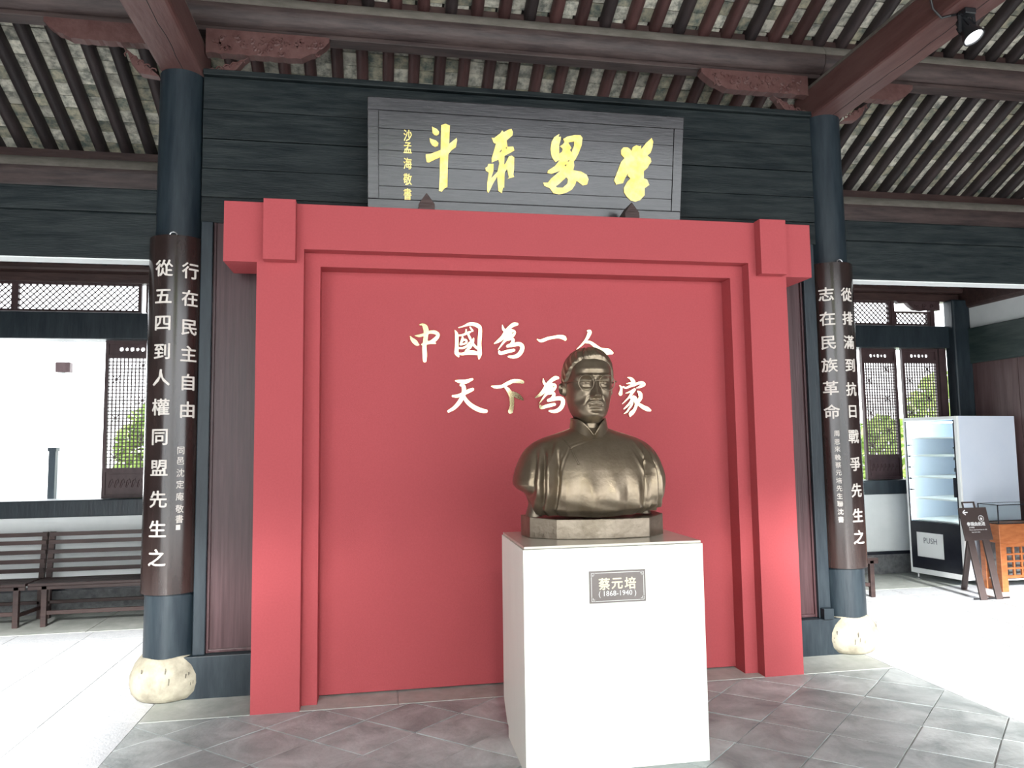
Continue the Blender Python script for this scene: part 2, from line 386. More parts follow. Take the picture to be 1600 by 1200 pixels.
LL = sqrt((3.2-.50)**2*(1+SL*SL)); LU = sqrt((2.2+.44)**2*(1+SU*SU)); LF = sqrt(4.2**2+(zu(-2.2)-3.85)**2)
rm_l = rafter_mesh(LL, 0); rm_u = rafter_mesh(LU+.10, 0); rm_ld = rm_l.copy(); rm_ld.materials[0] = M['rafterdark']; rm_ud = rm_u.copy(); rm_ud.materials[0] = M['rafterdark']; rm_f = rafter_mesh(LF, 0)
al = math.atan(SL); au = math.atan(SU); af = atan2(zu(-2.2)-3.85, 4.2)
front = B()
for i in range(-NX, NX+1):
    x = i*D+.02; jx = random.uniform(-.006, .006)
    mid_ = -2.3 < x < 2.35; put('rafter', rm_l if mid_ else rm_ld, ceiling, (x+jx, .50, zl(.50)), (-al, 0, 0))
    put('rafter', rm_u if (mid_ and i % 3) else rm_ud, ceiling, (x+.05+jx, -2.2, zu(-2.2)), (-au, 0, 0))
    front.bar((x, -6.4, 3.90), (x, -2.2, zu(-2.2)+.05), .08, .08)
front.obj('rafter', 'rafter', ceiling, kind='stuff')
# bricks between rafters: the biggest in view as parts, the rest joined
cands = []
def brickrow(xc, y0, y1, zf, sl):
    bl = .108; n = int((y1-y0)*sqrt(1+sl*sl)/bl); 
    for k in range(n):
        y = y0+(k+.5)*(y1-y0)/n; cands.append((xc, y, zf(y)+.098, sl, (y1-y0)/n*sqrt(1+sl*sl)))
for i in range(-NX, NX):
    x = (i+.5)*D+.02
    brickrow(x, .46, 3.0, zl, SL); brickrow(x+.05, -2.2, .46, zu, SU)
bm_ = [B().box(-.085, .085, -.0515, .0515, -.012, .02).mesh('brick', m) for m in ('brick', 'brick', 'brick2')]
sc = []
for c in cands:
    v = vis(c[:3]); s = 0
    hidden = c[1] > 1.62 or (c[1] > .95 and -2.2 < c[0] < 2.3)
    if v and -20 < v[0] < 1620 and -20 < v[1] < 640 and not hidden: s = 1/v[2]
    sc.append(s)
order = sorted(range(len(cands)), key=lambda i: -sc[i]); top = set([i for i in order if sc[i] > 0][:300])
stf = [B(), B()]
for i, (x, y, z, sl, L) in enumerate(cands):
    a = -math.atan(sl); dz = random.uniform(-.003, .004); h = random.random()
    if i in top: put('brick', bm_[0 if h < .4 else (1 if h < .68 else 2)], ceiling, (x, y, z+dz), (a, 0, 0))
    else:
        mt = Matrix.Translation((x, y, z+dz)) @ Matrix.Rotation(a, 4, 'X')
        stf[0 if h < .6 else 1].box(-.085, .085, -.0515, .0515, -.012, .02, mt)
# joined remainder coloured piece by piece through a noise in object space
stf[0].obj('brick', 'brick', ceiling, kind='stuff'); stf[1].obj('brick', 'brick2', ceiling, kind='stuff')
# purlins (whole length, in three bays)
def purlin(x0, x1, y, z, r, label, m='log'):
    e = empty('purlin', (x0, y, z), label=label, cat='beam', group=None)
    n = 20; b = B(); b.tube([(0, 0, 0), (x1-x0, 0, 0)], r, n); b.obj('log', m, e, smooth=True)
    bb = B(); bb.tube([(0, -.035, .0), (x1-x0, -.035, .0)], .001, 4)
    V = []; k = 7
    for x in (0, x1-x0):
        for j in range(k):
            t = radians(112+j*10); V.append((x, cos(t)*(r+.006), sin(t)*(r+.006)))
        for j in range(k)[::-1]:
            t = radians(112+j*10); V.append((x, cos(t)*(r-.01), sin(t)*(r-.01)))
    F = [(i, (i+1) % (2*k), (i+1) % (2*k)+2*k, i+2*k) for i in range(2*k)]+[tuple(range(2*k)), tuple(range(4*k-1, 2*k-1, -1))]
    B().add(V, F).obj('dust_strip', 'lime', e, smooth=True)
    return e
for x0, x1, s in ((-XW, -2.255, 'dusty round log left of the left ceiling beam'), (-2.25, 2.325, 'dusty round log above the black plaque'), (2.33, XW, 'dusty round log right of the right ceiling beam')):
    e = purlin(x0, x1, .47, 4.395, .118, 'upper purlin, '+s)
    B().box(.0, x1-x0, -.055, .055, -.145, -.112).obj('flat_board', 'log', e, bevel=.004)
    # plank closing the rafter ends
    B().box(.0, x1-x0, .0, .03, .10, .19).obj('end_plank', 'brown', e)
for x0, x1, s in ((-XW, -2.2, 'above the left black tie beam'), (2.3, XW, 'above the right black tie beam')):
    e = purlin(x0, x1, 1.7, 3.69, .115, 'round brown lower purlin showing '+s)
    B().box(0, x1-x0, -.02, .02, .10, .185).obj('end_plank', 'brown', e)
purlin(-XW, XW, -.9, zu(-.9)-.12, .12, 'round purlin above the camera side of the roof') if False else None
# ceiling beams running to the viewer over the pillars
def ceiling_beam(x0, x1, label):
    e = empty('ceiling_beam', ((x0+x1)/2, .6, 3.93), label=label, cat='beam'); h = (x1-x0)/2
    B().box(-h, h, -6.4, 0, 0, .225).obj('beam', 'beam', e, bevel=.02)
    V = []; F = []
    for y in (-6.4, 0.0):
        for j in range(9): t = pi*j/8; V.append((cos(t)*(h-.005), y, .22+sin(t)*.075))
    F = [(i, i+1, i+10, i+9) for i in range(8)]+[tuple(range(9)), tuple(range(17, 8, -1)), (8, 0, 9, 17)]
    B().add(V, F).obj('rounded_top', 'lime', e, smooth=True)
    # long drying crack
    cr = B(); y = -6.3; xx = h*.15
    pts = []
    while y < -.05: pts.append((xx+random.uniform(-.006, .006), y, -.0005)); y += .12
    cr.tube(pts, .0022, 5); cr.obj('crack', 'rubber', e)
    return e
ceiling_beam(-2.385, -2.12, 'square red brown ceiling beam resting on the left pillar, lit face with a crack')
rb = ceiling_beam(2.195, 2.46, 'square red brown ceiling beam resting on the right pillar, with the spotlight hung on it')

# carved brackets under the purlins
def scallop(x0, x1, z0, z1, n=26, tail=.25):
    """outline from the pillar end (x0, full height) to the tip (x1), lower edge scalloped"""
    sg = 1 if x1 > x0 else -1; L = abs(x1-x0); P = [(x0, z1), (x1, z1), (x1, z1-.03)]
    for i in range(n+1):
        t = i/n; x = x1-sg*L*t; base = (z1-.03)-((z1-.03)-z0)*min(1, (t/tail))**.6
        P.append((x, base+.010*abs(sin(t*9*pi))))
    P.append((x0, z0)); return P
def bracket(x0, x1, z0, z1, y, label, carved=True, diag=None):
    e = empty('carved_bracket', (0, y, 0), label=label, cat='bracket')
    B().prism([scallop(x0, x1, z0, z1)], -.035, .035).obj('board', 'beam', e, bevel=.004)
    if carved:
        c = B(); sg = 1 if x1 > x0 else -1; L = abs(x1-x0)
        rnd = random.Random(int(abs(x0*100)))
        for k in range(46):
            t = rnd.uniform(.07, .95); x = x0+sg*L*t; z = rnd.uniform(z0+.03, z1-.03); a0 = rnd.uniform(0, 6.28); rr = rnd.uniform(.012, .028)
            pts = [(x+rr*cos(a0+q*.75)*(1-q*.13), -.036, z+rr*sin(a0+q*.75)*(1-q*.13)) for q in range(6)]
            c.tube(pts, .008, 5)
        rim = [(p[0], -.036, p[1]+.006) for p in scallop(x0, x1, z0, z1)[2:-1]]
        c.tube(rim, .006, 5); c.obj('carving', 'beam', e)
    if diag:
        xa, za, xb, zb = diag
        B().prism([[(x0, za), (xb, zb), (xb-(xb-x0)*.12, zb-.03), (x0+(xb-x0)*.72, za+(zb-za)*.35), (x0+(xb-x0)*.5, za+(zb-za)*.05), (x0, za-.005)]], -.03, .03).obj('brace', 'beam', e, bevel=.003)
        c = B(); 
        for k in range(5):
            t = .15+.17*k; c.tube([(x0+(xb-x0)*t+.02*cos(q), -.031, za+(zb-za)*(t*.75+.05)+.018*sin(q)) for q in (0, 1, 2, 3, 4)], .005, 5)
        c.obj('brace_carving', 'beam', e)
    return e
bracket(-2.11, -1.325, 4.075, 4.245, .42, 'carved red brown bracket right of the left ceiling beam, above the black plank wall', True, (-2.11, 3.935, -1.84, 4.07))
bracket(2.19, 1.335, 4.09, 4.245, .42, 'carved red brown bracket left of the right ceiling beam', True, (2.19, 3.935, 1.90, 4.08))
bracket(-2.39, -3.08, 4.10, 4.235, .42, 'plain red brown bracket left of the left ceiling beam', False, (-2.39, 3.90, -2.62, 4.09))
bracket(2.465, 3.08, 4.10, 4.24, .42, 'plain red brown bracket right of the right ceiling beam', False, (2.465, 3.92, 2.70, 4.08))

# ================================================================== WALLS
wb = box('wall_back', 'white', -XW-.1, XW+.1, YB+.06, YB+.22, -.1, .89, kind='structure')
box('wall_back_top', 'brown', -XW-.1, XW+.1, YB+.02, YB+.16, 3.14, 3.62, kind='structure')
b = B(); b.box(-XW, XW, YB-.015, YB+.06, 0, .215); b.obj('baseboard_back', 'greystone', kind='structure')
box('trim_1', 'vblack', -XW, XW, YB-.02, YB+.06, .215, .25, kind='structure')
B().box(-XW, XW, YB, YB+.06, .25, .89).obj('wall_back_plaster', 'white', kind='structure')
box('trim_2', 'blackv', -XW, XW, YB-.06, YB+.2, .888, 1.046, kind='structure', bevel=.01)
box('trim_3', 'blackv', -XW, XW, YB-.05, YB+.2, 2.56, 2.815, kind='structure', bevel=.01)
box('trim_4', 'brown', -XW, XW, YB-.02, YB+.1, 3.112, 3.20, kind='structure', bevel=.005)

# lattice leaves
def lattice_leaf(w, z0=1.05, z1=2.56, name='leaf'):
    """one tall leaf: meshes (frame, lattice, carvings) with the origin at its lower left"""
    fr = B(); s = .032; H = z1-z0
    fr.box(0, s, -.02, .02, 0, H); fr.box(w-s, w, -.02, .02, 0, H)
    for a, b_ in ((0, .03), (.245, .285), (H-.17, H-.135), (H-.03, H)): fr.box(s, w-s, -.02, .02, a, b_)
    lo = B(); lo.box(s, w-s, -.008, .008, .03, .245)
    lo.box(s+.02, w-s-.02, -.014, .0, .05, .225)
    for k in range(7):
        x = s+.05+(w-2*s-.1)*k/6; lo.tube([(x+.02*cos(q), -.016, .137+.045*sin(q*1.3)) for q in range(6)], .004, 5)
    # top carved panel: board with scroll holes
    za, zb = H-.135, H-.03; zc = (za+zb)/2; outer = [(s, za), (w-s, za), (w-s, zb), (s, zb)]; holes = []
    nh = 5
    for k in range(nh):
        xc = w/2+(k-(nh-1)/2)*.048; hr = .02 if k % 2 == 0 else .015
        holes.append([(xc+hr*1.05*cos(q*pi/4)*(1 if q % 2 else .85), zc+hr*sin(q*pi/4)) for q in range(8)][::-1])
    lo.prism([outer]+holes, -.008, .008)
    la = B(); x0, x1 = s, w-s; a, b_ = .285, H-.17; n = max(6, int(round((x1-x0)/.034))); m_ = int(round((b_-a)/.034))
    dx = (x1-x0)/n; dz = (b_-a)/m_; t = .0042
    skip = set()
    for i in range(n):
        for j in range(m_):
            if (i*3+j*2) % 13 == 0: skip.add((i, j))
    for i in range(1, n): la.box(x0+i*dx-t, x0+i*dx+t, -.008, .008, a, b_)
    for j in range(1, m_): la.box(x0, x1, -.009, .009, a+j*dz-t, a+j*dz+t)
    # fret accents: diagonal crosses and small key figures set into the grid
    for ci, cj in ((2, 3), (n-3, 8), (2, 14), (n-3, 19), (2, 25), (n-3, 29)):
        if cj+1 < m_:
            xc = x0+ci*dx; zc2 = a+cj*dz
            for sx in (-1, 1):
                la.bar((xc-dx*.9*sx, 0, zc2-dz*.9), (xc+dx*.9*sx, 0, zc2+dz*.9), .0055, .012, (0, 1, 0))
    return fr.mesh('frame', 'lattice'), la.mesh('lattice', 'lattice', fix=False), lo.mesh('carved_panel', 'lattice')
LW = .47; leafm = lattice_leaf(LW)
nwin = [0]
def window_leaf(x, rot=0.0, y=YB+.06, ms=leafm):
    nwin[0] += 1
    e = empty('window_%d' % nwin[0], (x, y, 1.048), (0, 0, rot), kind='structure')
    put('frame', ms[0], e); put('lattice', ms[1], e, kind='stuff'); put('carved_panel', ms[2], e)
    return e
window_leaf(-3.60)
x = -3.60+.475
while x < 3.7: window_leaf(x); x += .475
window_leaf(4.475, .06); window_leaf(5.0)
window_leaf(-5.75, 0); window_leaf(-5.27, 0)
box('window_post', 'lattice', 4.30, 4.345, YB+.02, YB+.1, 1.046, 2.56, kind='structure')
bpy.data.objects['window_post'].name = 'trim_5'
box('trim_9', 'lattice', 5.475, 5.565, YB+.02, YB+.1, 1.046, 2.56, kind='structure'); box('trim_10', 'lattice', 5.375, 5.43, YB+.0, YB+.06, 2.815, 3.112, kind='structure'); box('trim_11', 'lattice', 4.865, 4.905, YB+.0, YB+.06, 2.815, 3.112, kind='structure')
# transom lattices (diagonal)
def transom(x0, x1, z0=2.83, z1=3.11):
    nwin[0] += 1; e = empty('window_%d' % nwin[0], (x0, YB+.03, z0), kind='structure'); W = x1-x0; H = z1-z0
    f = B(); f.box(0, W, -.02, .02, 0, .02); f.box(0, W, -.02, .02, H-.02, H); f.box(0, .03, -.02, .02, .02, H-.02); f.box(W-.03, W, -.02, .02, .02, H-.02)
    f.obj('frame', 'lattice', e); la = B(); st = .057; k = -H
    while k < W:
        for sg in (1, -1):
            a = (k, .02) if sg > 0 else (k, H-.02); bb = (k+H-.04, H-.02) if sg > 0 else (k+H-.04, .02)
            if bb[0] < .02 or a[0] > W-.02: continue
            t0 = max(0, (.02-a[0])/(bb[0]-a[0])); t1 = min(1, (W-.02-a[0])/(bb[0]-a[0]))
            p = (a[0]+(bb[0]-a[0])*t0, a[1]+(bb[1]-a[1])*t0); q = (a[0]+(bb[0]-a[0])*t1, a[1]+(bb[1]-a[1])*t1)
            la.bar((p[0], sg*.004, p[1]), (q[0], sg*.004, q[1]), .0085, .012, (0, 1, 0))
        k += st
    la.obj('lattice', 'lattice', e, kind='stuff'); return e
transom(-5.5, -4.4); transom(-4.4, -3.28); transom(-3.24, -2.1); transom(-2.1, 0); transom(0, 2.1); transom(2.1, 3.5); transom(3.5, 4.865)
transom(4.905, 5.37, 2.83, 2.995)
e = empty('eave_bracket', (5.15, YB, 3.03), label='curly carved eave bracket above the short transom lattice in the right corner', cat='bracket')
B().prism([[(.33, .08), (-.25, .08), (-.20, .05), (-.10, .06), (-.06, .02), (.0, -.02), (.1, -.03), (.2, -.02), (.33, -.025)]], -.03, .03).obj('board', 'lattice', e)
for xx in (.02, .12, .22): B().tube([(xx+.028*cos(q*.8)*(1-q*.08), -.033, .02+.028*sin(q*.8)*(1-q*.08)) for q in range(9)], .006, 5).obj('scroll', 'lattice', e)
# side walls
def side_wall(name, x, sg):
    e = empty(name, (x, 0, 0), kind='structure'); t = sg*.12
    def bx(n, m, y0, y1, z0, z1, d=0, **k): return box(n, m, min(d*-sg, t), max(d*-sg, t), y0, y1, z0, z1, e, **k)
    y = YB
    ws = [.72, .75, .7, .76, .73, .74, .72, .75, .72, .76, .74, .75, .7]
    for w_ in ws:
        y0 = y-w_
        if y0 < YF: break
        bx('wall_panel', 'panel2', y0+.004, y-.004, .12, 2.37); y = y0
    bx('footing', 'greystone', YF, YB, 0, .12, .03)
    bx('beam', 'greenblack', YF, YB, 2.37, 2.78, .05, bevel=.01)
    bx('plaster_strip', 'white', YF, YB, 2.78, 3.025)
    bx('upper_beam', 'brown', YF, YB, 3.025, 3.34, .06, bevel=.04)
    bx('upper_boards', 'brown', YF, YB, 3.34, 6.1)
    return e
side_wall('wall_right', XW, 1); side_wall('wall_left', -XW, -1)
box('trim_6', 'blackv', 5.56, 5.79, YB-.13, YB+.02, 0, 3.12, kind='structure', bevel=.02)
box('trim_7', 'blackv', -5.79, -5.56, YB-.13, YB+.02, 0, 3.12, kind='structure', bevel=.02)
box('trim_8', 'brown', -XW, XW, YB-.10, YB+.02, 3.20, 3.40, kind='structure', bevel=.03)

# ------------------------------------------------------------------ middle plank wall behind the gate
wm = empty('wall_middle', (0, 0, 0), kind='structure')
zz = [3.925, 3.705, 3.508, 3.31, 3.12, 2.95]
for i in range(5): box('plank', 'black', -2.12, 2.20, .395+(.0 if i % 2 else .004), .45, zz[i+1]+.002, zz[i]-.002, wm, bevel=.004)
box('top_rail', 'black', -2.12, 2.20, .37, .47, 3.925, 3.965, wm, bevel=.006)
for a, b_ in ((-2.035, -1.35), (-1.35, -.68), (-.68, 0), (0, .68), (.68, 1.38), (1.38, 2.065)):
    box('panel', 'panel', a+.003, b_-.003, .41, .45, .265, 2.95, wm)
box('panel_rail', 'panel', -2.03, 2.06, .395, .43, .255, .275, wm, bevel=.004)
box('panel_edge', 'panel', -2.036, -2.022, .395, .43, .255, 2.95, wm); box('panel_edge', 'panel', 2.052, 2.066, .395, .43, .255, 2.95, wm)
box('post', 'blackv', -2.11, -2.037, .37, .46, .25, 2.95, wm, bevel=.006); box('post', 'blackv', 2.067, 2.16, .37, .46, .25, 2.95, wm, bevel=.006)
box('sill_board', 'blackv', -2.16, 2.24, .345, .47, 0.0, .25, wm, bevel=.004)
box('sill_block', 'blackv', 2.075, 2.15, .32, .37, .25, .325, wm, bevel=.004)
# tie beams of the side bays
for x0, x1, s in ((-5.75, -2.36, 'left'), (2.44, 5.75, 'right')):
    e = empty('tie_beam', (x0, .47, 2.70), label='wide black lacquered tie beam spanning the %s bay from the %s pillar' % (s, s), cat='beam')
    zz2 = [0, .455] if s == 'left' else [0, .46]
    B().box(0, x1-x0, -.06, .06, 0, .3).obj('lower_board', 'black', e, bevel=.012)
    B().box(0, x1-x0, -.055, .055, .3, .458).obj('upper_board', 'black', e, bevel=.012)
    B().box(0, x1-x0, -.058, .06, -.008, 0).obj('bounce_light_strip', 'white', e)  # white strip added in place of floor light bounced onto the beam's underside

# ================================================================== PILLARS
def pillar(x, label):
    e = empty('pillar', (x, .47, 0), label=label, cat='pillar')
    b = B(); prof = [(.152, .20)]+[(.152-.014*k/10, .2+k*.373) for k in range(1, 11)]
    b.lathe(prof, 40); b.obj('shaft', 'blackv', e, smooth=True)
    st = B(); pr = [(.150, 0), (.185, .012), (.214, .05), (.222, .10), (.218, .15), (.196, .205), (.165, .245), (.150, .255), (.10, .257)]
    V = []; n = 48
    for r, z in pr:
        for j in range(n): t = 2*pi*j/n; q = r*(1+.012*sin(3*t+z*20)+.008*sin(7*t)); V.append((q*cos(t), q*sin(t), z+.004*sin(5*t)*(z > .2)))
    F = [(i*n+j, i*n+(j+1) % n, (i+1)*n+(j+1) % n, (i+1)*n+j) for i in range(len(pr)-1) for j in range(n)]
    F += [tuple(range(n))[::-1], tuple((len(pr)-1)*n+j for j in range(n))]
    st.add(V, F); so_ = st.obj('base_stone', 'basestone', e, smooth=True); 
    ck = B(); rnd = random.Random(int(abs(x)*10))
    for k in range(7):
        t = radians(rnd.uniform(215, 320)); z = rnd.uniform(.08, .19); r = .2225 if z < .16 else .212
        ck.bar((r*cos(t), r*sin(t), z), (r*cos(t+.01), r*sin(t+.01), z+rnd.uniform(.015, .04)), .004, .003)
    ck.obj('chisel_mark', 'mark', so_, kind='stuff')
    return e
PL_X, PR_X = -2.262, 2.325
pl = pillar(PL_X, 'round black pillar on the left with a couplet board reading from 從五四 and a cream base stone')
pr_ = pillar(PR_X, 'round black pillar on the right with a couplet board reading from 從排滿 and a cream base stone')

def bend(me, R, phi0, cut=.012):
    """wrap a mesh (x along the arc, y = -height above the surface) round a vertical cylinder of radius R"""
    bm = bmesh.new(); bm.from_mesh(me); xs = [v.co.x for v in bm.verts]
    if not xs: bm.free(); return
    x = min(xs)+cut
    while x < max(xs):
        bmesh.ops.bisect_plane(bm, geom=bm.verts[:]+bm.edges[:]+bm.faces[:], plane_co=(x, 0, 0), plane_no=(1, 0, 0)); x += cut
    for v in bm.verts:
        a = phi0+v.co.x/R; r = R-v.co.y; v.co = (r*sin(a), -r*cos(a), v.co.z)
    bm.to_mesh(me); bm.free()
def couplet(x, z0, z1, a0, a1, label, cols, sig):
    e = empty('couplet_board', (x, .47, 0), label=label, cat='board')
    R0, R1 = .160, .174; n = 28; V = []
    for z in (z0, z1):
        for r in (R0, R1):
            for j in range(n+1):
                a = radians(a0+(a1-a0)*j/n); V.append((r*sin(a), -r*cos(a), z))
    k = n+1; F = []
    for j in range(n):
        F += [(k+j, k+j+1, 3*k+j+1, 3*k+j), (j+1, j, 2*k+j, 2*k+j+1), (j, j+1, k+j+1, k+j), (2*k+j+1, 2*k+j, 3*k+j, 3*k+j+1)]
    F += [(0, k, 3*k, 2*k), (n, 2*k+n, 3*k+n, k+n)]
    B().add(V, F).obj('board', 'board', e, smooth=True)
    for chars, zs, ph, size, xs, bold in cols:
        for ch, z in zip(chars, zs):
            me = textmesh(ch, size, bold=bold, xs=xs, depth=.004); me.materials.append(M['silver']); me.name = 'character'
            bend(me, R1, radians(ph)); put('character', me, e, (0, 0, z))
    chars, zs, ph, size = sig; b = None
    for ch, z in zip(chars, zs):
        me = textmesh(ch, size, bold=.0005, xs=.9, depth=.002); me.materials.append(M['silver']); me.name = 'signature'
        bend(me, R1, radians(ph)); put('signature', me, e, (0, 0, z))
    # hanging ring
    am = radians((a0+a1)/2); px, py = R1*sin(am)*.97, -R1*cos(am)*.97
    B().tube([(px+.022*cos(t*pi/6), py, z1+.022*sin(t*pi/6)-.004) for t in range(0, 7)], .004, 6).obj('hanging_ring', 'steel', e, smooth=True)
    return e
cl = couplet(PL_X, .632, 2.835, -82, 86, 'curved dark lacquer couplet board on the left pillar with two columns of pale characters',
    [('從五四到人權同盟先生之', [2.623, 2.446, 2.278, 2.103, 1.941, 1.76, 1.577, 1.391, 1.202, 1.026, .855], -15, .108, 1.08, .0016),
     ('行在民主自由', [2.615, 2.441, 2.256, 2.092, 1.914, 1.744], 37, .108, 1.0, .0016)],
    ('同邑沈定庵敬書', [1.494, 1.431, 1.358, 1.288, 1.215, 1.141, 1.08], 26, .052))
cr_ = couplet(PR_X, .595, 2.80, -86, 82, 'curved dark lacquer couplet board on the right pillar with two columns of pale characters',
    [('從排滿到抗日戰爭先生之', [2.559, 2.384, 2.209, 2.041, 1.868, 1.706, 1.527, 1.33, 1.144, .968, .815], 12, .104, .98, .0016),
     ('志在民族革命', [2.566, 2.386, 2.208, 2.045, 1.878, 1.707], -38, .108, 1.04, .0016)],
    ('周恩來輓蔡元培先生聯沈書', [1.55, 1.49, 1.44, 1.38, 1.325, 1.27, 1.215, 1.16, 1.105, 1.05, .995, .94], -30, .045))
for e, z, ph, R in ((cl, 1.03, 24, .1745),):
    a = radians(ph); B().box(-.012, .012, -.001, .001, -.015, .015).obj('seal', 'silver', e, loc=(R*sin(a), -R*cos(a), z), rot=(0, 0, a))

# ================================================================== RED GATE
gate = empty('red_memorial_gate', (0, 0, 0), label='large red felt covered gate frame with recessed panel behind the bronze bust', cat='gate')
T = .318
B().prism([[(-1.897, 2.967), (-1.897, 2.604), (-1.437, 2.604), (-1.437, 2.69), (1.437, 2.69), (1.437, 2.604), (1.897, 2.604), (1.897, 2.967)]], 0, T).obj('lintel', 'red', gate)
box('post', 'red', -1.707, -1.437, 0, T, 0, 2.604, gate); box('post', 'red', 1.437, 1.707, 0, T, 0, 2.604, gate)
B().prism([[(-1.437, 0), (-1.348, 0), (-1.348, 2.6065), (1.348, 2.6065), (1.348, 0), (1.437, 0), (1.437, 2.69), (-1.437, 2.69)]], .0904, T).obj('inner_band', 'red', gate)
box('back_panel', 'red', -1.348, 1.348, .221, .30, 0.012, 2.6065, gate)
box('key_block', 'red', -1.662, -1.479, -.075, 0, 2.604, 2.968, gate); box('key_block', 'red', 1.490, 1.675, -.075, 0, 2.604, 2.971, gate)
